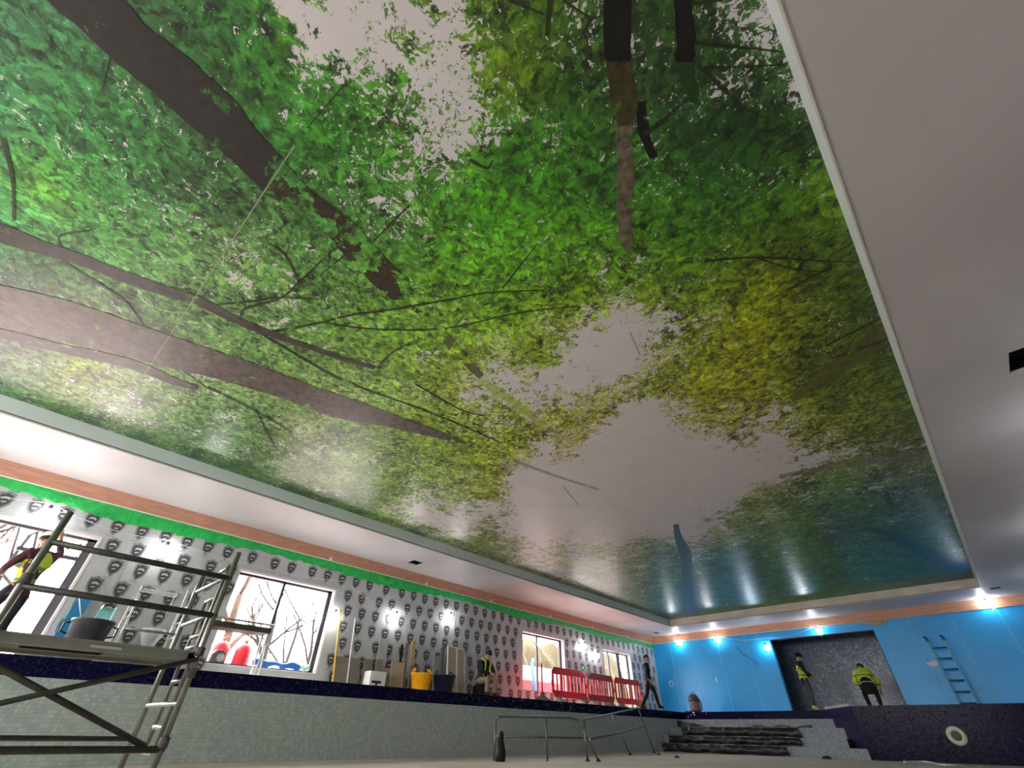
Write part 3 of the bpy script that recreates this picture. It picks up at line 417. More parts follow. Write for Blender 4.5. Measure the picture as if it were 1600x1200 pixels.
RIB = [["dark",[[-2.89,-1.934],[-2.96,-1.771],[-2.995,-1.581],[-3.053,-1.222],[-3.097,-0.887],[-3.148,-0.509],[-3.223,-0.119]],[[-2.493,-1.61],[-2.552,-1.395],[-2.606,-1.223],[-2.594,-0.944],[-2.625,-0.647],[-2.716,-0.402],[-2.806,-0.135]]],["darkleafy",[[-3.223,-0.119],[-3.228,0.124],[-3.179,0.405],[-3.316,0.855],[-3.396,1.193],[-3.443,1.509]],[[-2.806,-0.135],[-2.884,0.216],[-2.871,0.589],[-2.975,0.999],[-3.047,1.388],[-3.237,1.695]]],["leafy",[[-3.459,2.188],[-3.626,2.666],[-3.741,3.247]],[[-3.316,2.185],[-3.469,2.648],[-3.618,3.221]]],["pink",[[-7.77,-1.902],[-7.66,-1.665],[-7.285,-0.841],[-6.944,-0.054],[-6.621,0.741],[-6.403,1.488],[-6.241,2.365],[-5.806,3.164],[-5.401,4.078],[-5.26,4.379]],[[-6.8,-1.953],[-6.689,-1.74],[-6.325,-0.918],[-6.152,-0.134],[-5.913,0.707],[-5.736,1.613],[-5.543,2.459],[-5.385,3.226],[-5.239,3.938],[-5.211,4.334]]],["mid",[[-8.036,-1.897],[-7.84,-1.494],[-7.702,-1.098],[-7.498,-0.656],[-7.327,-0.187],[-7.306,0.243],[-7.154,0.552]],[[-7.795,-1.892],[-7.597,-1.496],[-7.457,-1.109],[-7.234,-0.679],[-7.057,-0.213],[-7.082,0.214],[-7.042,0.531]]],["mid",[[-5.976,-2.021],[-5.93,-1.824],[-5.799,-1.507],[-5.638,-1.133],[-5.559,-0.749],[-5.421,-0.352],[-5.298,-0.019],[-5.269,0.406],[-5.158,0.836],[-5.048,1.168],[-4.909,1.596],[-4.712,2.104]],[[-5.638,-1.988],[-5.588,-1.799],[-5.544,-1.5],[-5.426,-1.134],[-5.342,-0.758],[-5.226,-0.372],[-5.111,-0.038],[-5.112,0.385],[-5.026,0.807],[-4.941,1.138],[-4.815,1.564],[-4.645,2.075]]],["branch",[[-5.085,0.779],[-4.504,1.1],[-4.051,1.315],[-3.582,1.609],[-2.949,1.974],[-2.53,2.207],[-2.002,2.631]],[[-5.044,0.755],[-4.471,1.076],[-4.024,1.293],[-3.559,1.588],[-2.932,1.954],[-2.515,2.19],[-1.99,2.616]]],["branch",[[-4.429,1.134],[-4.003,1.682],[-3.304,2.278],[-2.529,2.651],[-1.868,3.078]],[[-4.396,1.12],[-3.976,1.666],[-3.287,2.26],[-2.518,2.635],[-1.86,3.065]]],["branch",[[-5.209,0.571],[-5.282,1.373],[-5.284,2.046],[-5.068,2.909],[-4.907,3.649]],[[-5.156,0.566],[-5.231,1.364],[-5.238,2.031],[-5.028,2.89],[-4.875,3.631]]],["branch",[[-4.656,2.129],[-4.236,2.071],[-3.772,2.148]],[[-4.646,2.1],[-4.224,2.049],[-3.763,2.135]]],["branch",[[-5.227,0.046],[-4.737,0.389],[-4.425,0.586],[-4.136,0.869]],[[-5.185,0.029],[-4.705,0.373],[-4.399,0.574],[-4.117,0.86]]],["branch",[[-5.089,0.403],[-4.904,0.392],[-4.443,0.6],[-4.077,0.64],[-3.388,0.679],[-3.259,0.709]],[[-5.082,0.371],[-4.874,0.367],[-4.42,0.578],[-4.068,0.62],[-3.382,0.662],[-3.25,0.696]]],["branch",[[-4.014,0.646],[-3.766,0.358],[-3.762,0.169]],[[-4.05,0.636],[-3.793,0.353],[-3.781,0.169]]],["branch",[[-5.749,-1.308],[-5.822,-0.958],[-5.918,-0.658],[-6.242,-0.375]],[[-5.689,-1.301],[-5.769,-0.954],[-5.875,-0.652],[-6.209,-0.369]]],["branch",[[-5.488,-1.335],[-5.32,-1.356],[-5.0,-1.151]],[[-5.508,-1.359],[-5.296,-1.369],[-4.979,-1.157]]],["branch",[[-4.479,-1.905],[-4.91,-1.799],[-5.476,-1.735]],[[-4.433,-1.876],[-4.876,-1.775],[-5.455,-1.717]]],["branch",[[-6.992,0.627],[-7.075,1.332],[-7.245,2.072]],[[-6.927,0.619],[-7.022,1.324],[-7.207,2.064]]],["branch",[[-0.104,1.88],[-0.279,1.887]],[[-0.099,1.932],[-0.277,1.914]]],["branch",[[0.123,1.859],[0.005,1.88],[-0.103,1.896]],[[0.131,1.898],[0.011,1.91],[-0.1,1.916]]],["branch",[[0.403,1.372],[0.562,1.483]],[[0.41,1.346],[0.566,1.47]]],["branch",[[0.316,1.595],[0.597,1.892],[0.781,2.089]],[[0.328,1.575],[0.605,1.876],[0.786,2.078]]],["branch",[[0.279,1.767],[0.522,1.981],[0.778,2.19]],[[0.288,1.747],[0.528,1.965],[0.781,2.179]]],["branch",[[0.259,1.731],[0.346,2.027],[0.41,2.273]],[[0.293,1.725],[0.373,2.022],[0.428,2.27]]],["branch",[[0.414,2.276],[0.541,2.487],[0.631,2.772]],[[0.423,2.267],[0.548,2.482],[0.637,2.77]]],["branch",[[-0.165,0.932],[-0.328,0.984]],[[-0.156,0.953],[-0.323,0.995]]],["branch",[[-0.31,0.622],[-0.476,0.792]],[[-0.279,0.655],[-0.46,0.81]]],["branch",[[-0.549,0.463],[-0.407,0.693]],[[-0.529,0.456],[-0.397,0.689]]],["branch",[[-0.26,0.725],[-0.165,0.946],[-0.09,0.973]],[[-0.246,0.722],[-0.156,0.94],[-0.09,0.965]]],["branch",[[-4.916,3.652],[-4.763,4.721]],[[-4.867,3.627],[-4.737,4.704]]],["branch",[[-2.336,2.289],[-1.649,2.103]],[[-2.337,2.265],[-1.651,2.093]]],["branch",[[-2.303,0.913],[-3.199,0.899]],[[-2.305,0.93],[-3.202,0.909]]],["branch",[[-3.057,0.807],[-3.751,0.743]],[[-3.063,0.826],[-3.755,0.753]]],["branch",[[-1.845,-0.059],[-2.388,-0.105]],[[-1.844,-0.047],[-2.388,-0.098]]],["branch",[[-1.563,1.038],[-1.497,1.188],[-1.395,1.178]],[[-1.529,1.027],[-1.478,1.17],[-1.397,1.161]]],["branch",[[-0.458,3.504],[-0.03,3.823],[0.566,4.427],[0.77,4.608]],[[-0.446,3.471],[-0.02,3.796],[0.572,4.403],[0.774,4.59]]],["branch",[[-0.031,3.819],[0.229,4.254],[0.53,4.581]],[[-0.018,3.799],[0.237,4.236],[0.534,4.567]]],["branch",[[0.491,4.464],[-0.131,4.522]],[[0.492,4.495],[-0.131,4.539]]],["branch",[[0.78,6.197],[0.162,6.149]],[[0.779,6.241],[0.161,6.173]]],["branch",[[0.749,5.714],[0.165,5.812]],[[0.752,5.768],[0.165,5.841]]],["branch",[[-4.557,2.716],[-4.544,3.606],[-4.359,4.006]],[[-4.514,2.7],[-4.51,3.588],[-4.337,3.989]]],["branch",[[-6.724,0.0],[-7.033,0.698]],[[-6.675,0.001],[-7.005,0.697]]],["branch",[[-2.873,-1.393],[-3.353,-1.379]],[[-2.866,-1.382],[-3.35,-1.373]]],["branch",[[-7.043,1.373],[-8.019,2.133]],[[-6.997,1.382],[-7.991,2.137]]],["black",[[-0.013,0.853],[-0.047,0.913],[-0.195,1.152],[-0.231,1.233]],[[0.14,0.994],[0.102,1.05],[-0.049,1.286],[-0.09,1.363]]],["brown",[[-0.224,1.196],[-0.261,1.297],[-0.317,1.41],[-0.377,1.542],[-0.406,1.687]],[[-0.069,1.338],[-0.148,1.47],[-0.174,1.603],[-0.241,1.699],[-0.334,1.753]]],["bark",[[-0.356,1.529],[-0.388,1.597],[-0.439,1.698],[-0.606,1.984],[-0.8,2.293],[-0.971,2.613],[-1.023,2.773]],[[-0.217,1.657],[-0.262,1.713],[-0.33,1.798],[-0.494,2.087],[-0.694,2.389],[-0.88,2.715],[-0.991,2.823]]],["black",[[-0.21,1.626],[-0.317,1.879],[-0.345,2.125]],[[-0.144,1.673],[-0.24,1.922],[-0.285,2.145]]],["black",[[0.345,1.183],[0.317,1.248],[0.229,1.463],[0.154,1.593]],[[0.446,1.275],[0.412,1.336],[0.337,1.562],[0.258,1.689]]],["darkgreen",[[0.154,1.593],[0.128,1.729],[0.118,1.932]],[[0.258,1.689],[0.225,1.818],[0.172,1.982]]],["olive",[[0.821,5.857],[0.507,6.04],[0.162,6.199],[-0.54,6.679]],[[0.871,6.275],[0.538,6.427],[0.184,6.577],[-0.539,6.893]]],["grey",[[0.808,9.977],[-0.234,9.523],[-0.921,9.366],[-1.482,9.259]],[[0.785,10.322],[-0.285,9.869],[-0.972,9.631],[-1.518,9.408]]],["teal",[[-4.262,10.34],[-4.695,11.279],[-5.178,12.559],[-5.675,13.666],[-6.336,15.043]],[[-4.141,10.361],[-4.47,11.234],[-4.819,12.498],[-5.391,13.801],[-6.019,15.22]]],["teal",[[-6.404,15.093],[-7.262,16.997],[-8.841,20.249]],[[-5.922,15.196],[-6.765,17.195],[-8.251,20.586]]],["darkteal",[[-0.897,13.662],[-0.587,14.592],[-0.335,16.147],[0.126,18.196],[0.708,19.547]],[[-0.839,13.44],[-0.467,14.14],[-0.138,15.349],[0.342,16.953],[0.831,18.538]]],["darkteal",[[-0.117,11.509],[-0.157,12.012],[-0.171,12.583]],[[-0.06,11.48],[-0.063,11.953],[-0.086,12.52]]],["grey",[[-5.065,5.445],[-4.846,6.471],[-4.549,7.54]],[[-4.97,5.372],[-4.768,6.399],[-4.49,7.474]]],["pale",[[-3.814,3.236],[-3.837,3.864],[-3.888,4.867]],[[-3.686,3.186],[-3.675,3.793],[-3.741,4.788]]],["grey",[[-1.625,3.905],[-1.751,4.365]],[[-1.605,3.908],[-1.73,4.367]]],["grey",[[-5.014,6.897],[-5.344,7.918]],[[-4.975,6.88],[-5.301,7.895]]]]
NX, NY, ST, TX, TY = 27, 59, .4, -9.6, -2.4
def leaf_nodes(t, cover_only=False):
    """leafy print: per-leaf colour cells around the attribute colour, pale sky in the gaps"""
    o = t.obj()
    warp = t.vmath('SCALE', t.vmath('SUBTRACT', t.noise(o, 2.2, 4, .6, 1), (.5, .5, .5)), sc=.35)
    warp2 = t.vmath('SCALE', t.vmath('SUBTRACT', t.noise(o, 14, 3, .6, 1), (.5, .5, .5)), sc=.07)
    p = t.vmath('ADD', t.vmath('ADD', o, warp), warp2)
    at = t.n('ShaderNodeAttribute', attribute_name='leaf'); col = at.outputs['Color']; op = at.outputs['Alpha']
    v1 = t.n('ShaderNodeSeparateColor'); t.l(t.voro(p, 10), v1.inputs[0])
    v2 = t.n('ShaderNodeSeparateColor'); t.l(t.voro(p, 20), v2.inputs[0])
    big = t.noise(o, 1.3, 6, .62); fine = t.noise(p, 13, 4, .6)
    # brightness of each leaf
    f = t.math('ADD', t.math('MULTIPLY', v1.outputs[0], .55), t.math('MULTIPLY', v2.outputs[0], .75))
    f = t.math('ADD', f, t.math('MULTIPLY', t.math('SUBTRACT', big, .5), 1.5))
    f = t.math('ADD', f, t.math('MULTIPLY', t.math('SUBTRACT', fine, .5), 2.0))
    f = t.math('POWER', t.math('MAXIMUM', t.math('ADD', f, .34), .10), 1.6)
    leaf = t.vmath('SCALE', col, sc=f)
    leaf = t.mix(t.math('MULTIPLY', t.math('GREATER_THAN', v2.outputs[1], .7), .45), leaf, t.vmath('MULTIPLY', leaf, (1.8, 1.35, .8)))
    # dark holes between leaves
    dk = t.smooth(t.noise(p, 9, 5, .7), .40, .36)
    leaf = t.mix(t.math('MULTIPLY', dk, .65), leaf, t.vmath('MULTIPLY', leaf, (.25, .35, .4)))
    leaf = t.vmath('ADD', t.vmath('MULTIPLY', leaf, (1.10, .96, .82)), (.012, .012, .010))
    # gaps of sky
    n = t.math('ADD', t.math('MULTIPLY', t.noise(o, 1.15, 6, .66), .38), t.math('MULTIPLY', t.noise(p, 5.5, 6, .72), .62))
    thr = t.math('SUBTRACT', .635, t.math('MULTIPLY', op, .26))
    s = t.smooth(t.math('SUBTRACT', n, thr), -.004, .012)
    spark = t.smooth(t.math('SUBTRACT', t.math('ADD', t.math('MULTIPLY', t.noise(p, 21, 3, .7), .7), t.math('MULTIPLY', t.noise(o, 2.6, 3), .3)), t.math('SUBTRACT', .630, t.math('MULTIPLY', op, .25))), 0, .02)
    s = t.math('MAXIMUM', s, t.math('MULTIPLY', spark, t.smooth(op, .008, .05)))
    s = t.math('MAXIMUM', s, t.smooth(op, .88, .99))
    sky = t.mix(t.noise(o, 2, 4), rgb(214, 206, 210), rgb(232, 226, 226))
    return leaf, s, sky, o, p, f
PK = 1.22
def m_print():
    t = NT('printed_forest_canopy'); leaf, s, sky, o, p, f = leaf_nodes(t)
    t.base(t.mix(s, t.vmath('SCALE', leaf, sc=PK), sky)); return t.set(.35, 0, .5)
def m_trunk(name, a, b, cover=0.0, scale=(7, 7, 7), alpha=1.0):
    t = NT(name); leaf, s, sky, o, p, f = leaf_nodes(t)
    n1 = t.noise(o, 9, 6, .7)
    c = t.ramp(n1, [(.3, a), (.7, b)])
    if cover > 0:
        k = t.math('GREATER_THAN', t.noise(p, 3.4, 5, .65), .5 + (.5 - cover) * .3)
        c = t.mix(k, c, t.vmath('SCALE', leaf, sc=PK))
    if alpha < 1: c = t.mix(alpha, t.mix(s, t.vmath('SCALE', leaf, sc=PK), sky), c)
    t.base(c); return t.set(.35, 0, .5)
K_ = {'dark': m_trunk('printed_dark_trunk', rgb(38, 33, 34), rgb(56, 49, 49), .03), 'darkleafy': m_trunk('printed_dark_trunk_behind_leaves', rgb(36, 29, 22), rgb(74, 60, 44), .50),
      'leafy': m_trunk('printed_trunk_behind_leaves', rgb(88, 84, 60), rgb(120, 112, 84), .5), 'pink': m_trunk('printed_broad_trunk', rgb(64, 55, 50), rgb(122, 108, 100), .04),
      'mid': m_trunk('printed_branch', rgb(48, 42, 40), rgb(88, 78, 70), .08), 'branch': m_trunk('printed_twig', rgb(26, 28, 20), rgb(54, 54, 38), .08, alpha=.92),
      'black': m_trunk('printed_black_trunk', rgb(14, 14, 18), rgb(26, 24, 26), .03), 'brown': m_trunk('printed_brown_trunk', rgb(30, 28, 14), rgb(90, 80, 48), .32),
      'bark': m_trunk('printed_rough_bark', rgb(36, 30, 22), rgb(140, 128, 108), .22), 'darkgreen': m_trunk('printed_mossy_trunk', rgb(28, 56, 26), rgb(44, 76, 36), .15),
      'olive': m_trunk('printed_olive_trunk', rgb(84, 82, 40), rgb(112, 106, 56), .15, alpha=.8), 'grey': m_trunk('printed_grey_branch', rgb(112, 106, 92), rgb(140, 134, 116), .1, alpha=.6),
      'teal': m_trunk('printed_teal_trunk', rgb(58, 82, 92), rgb(80, 104, 112), 0), 'darkteal': m_trunk('printed_dark_teal_branch', rgb(18, 58, 60), rgb(34, 78, 76), .05, alpha=.9),
      'pale': m_trunk('printed_pale_trunk', rgb(172, 188, 84), rgb(190, 204, 100), .1, alpha=.7)}
KN = list(K_); MURAL_MATS = [m_print()] + [K_[k] for k in KN]
def tcol(i, j):
    i = max(0, min(NX - 1, i)); j = max(0, min(NY - 1, j)); k = (j * NX + i) * 4
    return TBL[k:k + 4]
def tsample(x, y):
    u = max(0, min(NX - 1.001, (x - TX) / ST)); v = max(0, min(NY - 1.001, (y - TY) / ST)); i, j = int(u), int(v); u -= i; v -= j
    a, b, c, d = tcol(i, j), tcol(i + 1, j), tcol(i, j + 1), tcol(i + 1, j + 1)
    q = [(a[k] * (1 - u) + b[k] * u) * (1 - v) + (c[k] * (1 - u) + d[k] * u) * v for k in range(4)]
    return (s2l(q[0]), s2l(q[1]), s2l(q[2]), q[3] / 100)
mu = MB(); NGX, NGY = 52, 134
mu.grid(NGX, NGY, lambda u, v: (RX0 + u * (RX1 - RX0), RY0 + v * (RY1 - RY0), ZM), 0, False)
def smooth_line(P, n=7):
    if len(P) < 3: return P
    out = []
    for i in range(len(P) - 1):
        p0, p1, p2, p3 = P[max(0, i - 1)], P[i], P[i + 1], P[min(len(P) - 1, i + 2)]
        for k in range(n):
            t = k / n; out.append([.5 * (2 * p1[c] + (p2[c] - p0[c]) * t + (2 * p0[c] - 5 * p1[c] + 4 * p2[c] - p3[c]) * t * t + (3 * p1[c] - p0[c] - 3 * p2[c] + p3[c]) * t ** 3) for c in (0, 1)])
    out.append(P[-1]); return out
for q, (k, L, R) in enumerate(RIB):
    L = smooth_line(L); R = smooth_line(R); z = ZM - .0015 - .0003 * (len(RIB) - q) / 4
    wob = random.uniform(0, 9)
    vs = []
    for i, (a, b) in enumerate(zip(L, R)):
        a = Vector((a[0], a[1], z)); b = Vector((b[0], b[1], z)); c = (a + b) / 2; big_ = (a - b).length > .16; w = 1 + ((.02 * math.sin(i * .6 + wob) + random.uniform(-.02, .02)) if big_ else (.09 * math.sin(i * 1.1 + wob) + random.uniform(-.09, .09)))
        vs += [c + (a - c) * w, c + (b - c) * w]
    for v in vs: v.x = max(RX0 + .01, min(RX1 - .01, v.x)); v.y = min(RY1 - .01, v.y)
    mu.add(vs, [(2 * i, 2 * i + 1, 2 * i + 3, 2 * i + 2) for i in range(len(L) - 1)], 1 + KN.index(k))
mural = mu.build('printed_ceiling', MURAL_MATS, fix=False)
ca = mural.data.color_attributes.new('leaf', 'FLOAT_COLOR', 'POINT')
for i, v in enumerate(mural.data.vertices): ca.data[i].color = tsample(v.co.x, v.co.y)
struct(mural, 'stretched ceiling printed with a view up through green forest leaves and trunks')
mural.name = 'ceiling_print'
sm = MB()
sm.box((RX0 + .02, -.115, ZM - .0075), (-2.6, -.103, ZM - .0065)).box((-9.4, 10.9, ZM - .004), (-5.6, 10.91, ZM - .0005)).build('seam', mat('welded_seam', rgb(150, 160, 120), .4), mural)

# ---------------------------------------------------------------- building shell
def wall_with_holes(a0, a1, z0, z1, holes, emit):
    """splits a wall into boxes around rectangular openings (sorted along the wall)"""
    cur = a0
    for h0, h1, k0, k1 in sorted(holes):
        if h0 > cur: emit(cur, h0, z0, z1)
        if k0 > z0: emit(h0, h1, z0, k0)
        if k1 < z1: emit(h0, h1, k1, z1)
        cur = h1
    if cur < a1: emit(cur, a1, z0, z1)
holesL = [(w[0], w[1], w[2], w[3]) for w in WINS]
w = MB()
wall_with_holes(YB, YW, 0, 4.7, holesL, lambda a, b, c, d: w.box((XW - .25, a, c), (XW, b, d)))
def blocked(y, z, r=.05):
    return any(h[0] - r < y < h[1] + r and h[2] - r < z < h[3] + r for h in holesL)
# foil tape over the board joints
for k, y in enumerate([-8.2, -7.0, -4.4, 1.35, 2.62, 3.05, 6.28, 7.52, 8.72, 9.9, 11.1, 12.25, 12.8, 15.75, 16.3, 17.5, 20.6, 21.7]):
    w.box((XW, y - .02, 1.2), (XW + .003, y + .02, 3.8), 1)
# the printed shield badges, staggered rows
SH = [(0, .125), (.045, .10), (.085, .095), (.088, .02), (.07, -.06), (0, -.135)]
SH = SH + [(-a, b) for a, b in SH[-2:0:-1]]
def shield(y, z, k):
    j = random.uniform(-.012, .012); ang = random.uniform(-.06, .06); z += j
    def P(a, b, d): return (XW + d, y + (a * math.cos(ang) - b * math.sin(ang)) * k, z + (a * math.sin(ang) + b * math.cos(ang)) * k)
    n = len(SH)
    outer = [P(a * 1.14, b * 1.14, .004) for a, b in SH]; inner = [P(a * .98, b * .98, .004) for a, b in SH]
    w.add(outer + inner, [(i, (i + 1) % n, n + (i + 1) % n, n + i) for i in range(n)], 3)
    w.add([P(a * .9, b * .9, .0045) for a, b in SH], [tuple(range(n))], 2)
    w.add([P(a, b, .006) for a, b in ((-.05, .0), (-.035, .045), (.03, .05), (.055, .03), (.052, .005), (.02, .022), (-.02, .018))], [tuple(range(7))], 4)
    w.add([P(a, b, .006) for a, b in ((-.035, -.03), (.03, -.018), (.028, -.034), (-.02, -.045))], [(0, 1, 2, 3)], 4)
    w.add([P(a, b, .004) for a, b in ((-.09, -.17), (.05, -.17), (.05, -.176), (-.09, -.176))], [(0, 1, 2, 3)], 3)
rowz = [3.55, 3.19, 2.84, 2.48, 2.12, 1.77, 1.42]
for r, z in enumerate(rowz):
    y = YB + .3 + (.21 if r % 2 else 0)
    while y < YW - .2:
        if not blocked(y, z, .1) : shield(y, z, 1.12)
        y += .42 + (.12 if random.random() < .12 else 0)
wl = w.build('wall_left', [M['foil'], M['foil_tape'], M['shield_dark'], M['shield_line'], M['shield_light']]); struct(wl, 'foil faced insulation board wall printed with dark shield badges')
# timber band and green membrane under the soffit
t = MB().box((XW, YB, ZW), (XW + .03, YW, ZC)); t.box((XW + .03, YB, ZW - .004), (XW + .036, YW, ZW + .012), 1)
for y in (5.4, 8.6, 11.4, 14.6, 17.4, 20.2): t.box((XW + .03, y - .02, ZW + .02), (XW + .032, y + .05, ZW + .09), 1)
struct(t.build('trim_1', [M['timber'], M['white_line']]), 'bare plywood band along the top of the foil wall')
struct(MB().box((XW, YW - .03, ZW), (-3.35, YW, ZC)).box((-3.35, YW - .035, ZW - .01), (XR, YW, ZC)).box((XW, YW - .034, ZW - .004), (-3.4, YW - .03, ZW + .012), 1).build('trim_2', [M['timber_far'], M['white_line']]), 'bare plywood band along the top of the blue wall')
g = MB(); ys = []; y = YB
while y < YW: ys.append(y); y += random.uniform(.05, .16)
ys.append(YW); vs = []
for y in ys:
    zb = 3.70 - .05 * math.sin(y * 1.1) + random.uniform(-.035, .03)
    d = .012 + .008 * math.sin(y * 5)
    vs += [(XW + .028, y, ZW), (XW + .035, y, (ZW + zb) / 2 + .03), (XW + .012 + d, y, zb), (XW + .002, y, zb), (XW + .002, y, ZW)]
g.add(vs, [(5 * i + k, 5 * i + (k + 1) % 5, 5 * i + 5 + (k + 1) % 5, 5 * i + 5 + k) for i in range(len(ys) - 1) for k in range(5)])
struct(g.build('trim_3', M['green']), 'bright green membrane strip with a ragged lower edge under the plywood')

# far wall: blue tanking boards with a wide doorway into a dark tiled wet room
DX0, DX1, DZ = -6.29, -2.66, 3.625
f = MB(); wall_with_holes(XW - .25, XR, 0, 4.7, [(DX0, DX1, ZD, DZ)], lambda a, b, c, d: f.box((a, YW, c), (b, YW + .22, d)))
for x in (-10.75, -9.75, -8.5, -7.3, -1.5, -.33, .92, 2.1):
    f.box((x - .012, YW - .003, ZD), (x + .012 + random.uniform(0, .01), YW, ZW), 1)
struct(f.build('wall_far', [M['blue'], M['blue_joint']]), 'bright blue tanking board wall with pale vertical joints')
r = MB().box((DX0 - .8, YW + 2.4, ZD), (DX1 + .8, YW + 2.5, 4.3)).box((DX0 - .9, YW + .22, ZD), (DX0 - .8, YW + 2.5, 4.3)).box((DX1 + .8, YW + .22, ZD), (DX1 + .9, YW + 2.5, 4.3))
r.box((DX1 - .002, YW, ZD), (DX1 + .02, YW + .225, DZ), 0)
struct(r.build('wall_wet_room', M['tile_slate']), 'dark slate mosaic inside the wet room')
struct(MB().box((DX0 - .9, YW, 4.0), (DX1 + .9, YW + 2.5, 4.1)).box((DX0, YW + .02, DZ - .02), (DX1, YW + .24, DZ + .02)).build('ceiling_wet_room', mat('brown_lining', rgb(96, 70, 62), .7)))
for x, z in ((-3.9 - 1.2, 2.3), (-5.95, 2.2)):
    tag(MB().tube([(x, YW + 2.4, z), (x, YW + 2.28, z)], .03, 12).build('pipe_stub', M['white_plastic']), 'white pipe stub in the dark mosaic %s' % ('between the two men in the doorway' if x > -5.5 else 'left of the man in the yellow vest'), 'pipe')
q = MB(); wall_with_holes(XW, XR, 0, 4.7, [(BWIN[0], BWIN[1], RZ0, BZ1)], lambda a, b, c, d: q.box((a, YB - .2, c), (b, YB, d)))
struct(q.build('wall_back', mat('back_wall_plaster', rgb(206, 204, 202), .7)))
q = MB(); wall_with_holes(YB, YW, 0, 4.7, [(a, b, RZ0, RZ1) for a, b in RWIN], lambda a, b, c, d: q.box((XR, a, c), (XR + .2, b, d)))
struct(q.build('wall_right', mat('right_wall_plaster', rgb(150, 148, 146), .7)))

# soffit with vent openings, recess sides, beads
vents = [(-11.0, -10.66, 7.38, 7.76), (1.78, 2.2, 7.05, 7.6), (-10.98, -10.72, 21.35, 21.75), (1.0, 1.25, 20.9, 21.25)]
s = MB()
def soff(x0, x1, y0, y1):
    hs = [v for v in vents if x0 < v[0] and v[1] < x1 and y0 < v[2] and v[3] < y1]
    cur = y0
    for a, b, c, d in sorted(hs, key=lambda q: q[2]):
        s.box((x0, cur, ZC), (x1, c, ZC + .03)); s.box((x0, c, ZC), (a, d, ZC + .03)); s.box((b, c, ZC), (x1, d, ZC + .03)); cur = d
    s.box((x0, cur, ZC), (x1, y1, ZC + .03))
soff(XW, RX0, YB, YW); soff(RX1, XR, YB, YW); s.box((RX0, RY1, ZC), (RX1, YW, ZC + .03)); s.box((RX0, YB, ZC), (RX1, RY0, ZC + .03))
struct(s.build('ceiling', M['soffit']), 'white plastered soffit around the recess')
struct(MB().box((XW - .3, YB - .2, ZM + .06), (XR + .3, YW + 2.6, ZM + .2)).build('ceiling_slab', M['shadow_gap']))
for i, (a, b, c, d) in enumerate(vents):
    nm = ['left soffit above the foil wall', 'wide right soffit', 'far left corner of the soffit', 'far end of the right soffit'][i]
    v = thing('ceiling_vent', 'black rectangular duct opening in the ' + nm, 'vent', ((a + b) / 2, (c + d) / 2, ZC))
    w2, h2 = (b - a) / 2, (d - c) / 2
    q = MB().box((-w2, -h2, .03), (w2, -h2 + .008, .2)).box((-w2, h2 - .008, .03), (w2, h2, .2)).box((-w2, -h2, .03), (-w2 + .008, h2, .2)).box((w2 - .008, -h2, .03), (w2, h2, .2)).box((-w2, -h2, .195), (w2, h2, .2))
    q.build('duct', M['black'], v)
    q = MB()
    for sx in (-1, 1): q.tube([(sx * (w2 - .03), -h2 - .02, -.004), (sx * (w2 - .03), -h2 - .02, .0)], .012, 8)
    q.box((-w2 - .01, -h2 - .012, -.004), (w2 + .01, -h2, 0)); q.build('cut_edge', M['bead'], v)
q = MB().box((RX0 - .02, RY0, ZC + .05), (RX0, RY1, ZM)).box((RX1, RY0, ZC), (RX1 + .02, RY1, ZM), 0).box((RX0 - .05, RY0, ZC + .03), (RX0 - .03, RY1, ZC + .05), 1)
q.box((RX0 - .012, RY0, ZC - .004), (RX0 + .004, RY1, ZC + .012), 2)
q.box((RX0 - .02, RY0 - .02, ZC), (RX1 + .02, RY0, ZM), 0)
struct(q.build('trim_4', [M['fascia_grey'], M['shadow_gap'], M['white_line']]), 'grey painted side of the ceiling recess')
q = MB(); n = 24
for i in range(n):
    x0 = RX0 + (RX1 - RX0) * i / n; x1 = RX0 + (RX1 - RX0) * (i + 1) / n
    q.box((x0, RY1, ZC + .0), (x1, RY1 + .02, ZM))
    q.box((x0, RY1 - .008 - .012 * abs(math.sin(i)), ZC - .003), (x1, RY1 + .01, ZC + .01), 1)
struct(q.build('trim_5', [M['fascia_far'], M['white_line']]), 'unpainted far side of the ceiling recess')
q = MB().box((RX1 - .006, RY0, ZC - .006), (RX1 + .012, RY1, ZC + .004)).box((RX1 + .012, RY0, ZC - .003), (RX1 + .03, RY1, ZC), 1)
struct(q.build('trim_6', [M['white_line'], M['bead']]), 'pale corner bead along the right edge of the recess')

# decks, pool shell, steps
struct(MB().box((XW - .25, YB, ZD - .2), (XE - .02, YW, ZD)).box((XE - .02, YE + .02, ZD - .2), (XR, YW + 2.5, ZD)).box((XP + .02, YB, ZD - .2), (XR, YE + .03, ZD)).box((XE - .02, YB, ZD - .2), (XP + .02, YB + 1.4, ZD)).build('floor_deck', M['deck']), 'bare screed deck around the empty pool')
ZN = .956
struct(MB().box((XE - .3, YB, -.1), (XE, YE, ZN)).box((XE - .3, YB, ZN), (XE, YE + .3, ZD - .001), 1).build('wall_pool_left', [M['tile_grey'], M['tile_navy']]), 'pool wall of pale grey mosaic with a navy mosaic band at the top')
struct(MB().box((XE, YE, -.1), (-3.5, YE + .3, ZN)).box((XE, YE, ZN), (-4.5, YE + .3, ZD - .001), 1).build('wall_pool_far', [M['tile_grey_y'], M['tile_navy_y']]))
struct(MB().box((XP, YB, -.1), (XP + .3, YS, ZN)).box((XP, YB, ZN), (XP + .3, YS, ZD - .001), 1).box((XE, YB + 1.1, -.1), (XP, YB + 1.4, ZD - .001)).build('wall_pool_right', [M['tile_grey'], M['tile_navy']]))
struct(MB().box((XE - .3, YB, -.2), (XR, YE, 0)).build('floor', M['pool_floor']), 'dusty screed floor of the empty pool')
b = MB(); P = [(-3.48, YS), (XR, YS), (XR, YE), (-4.87, YE)]
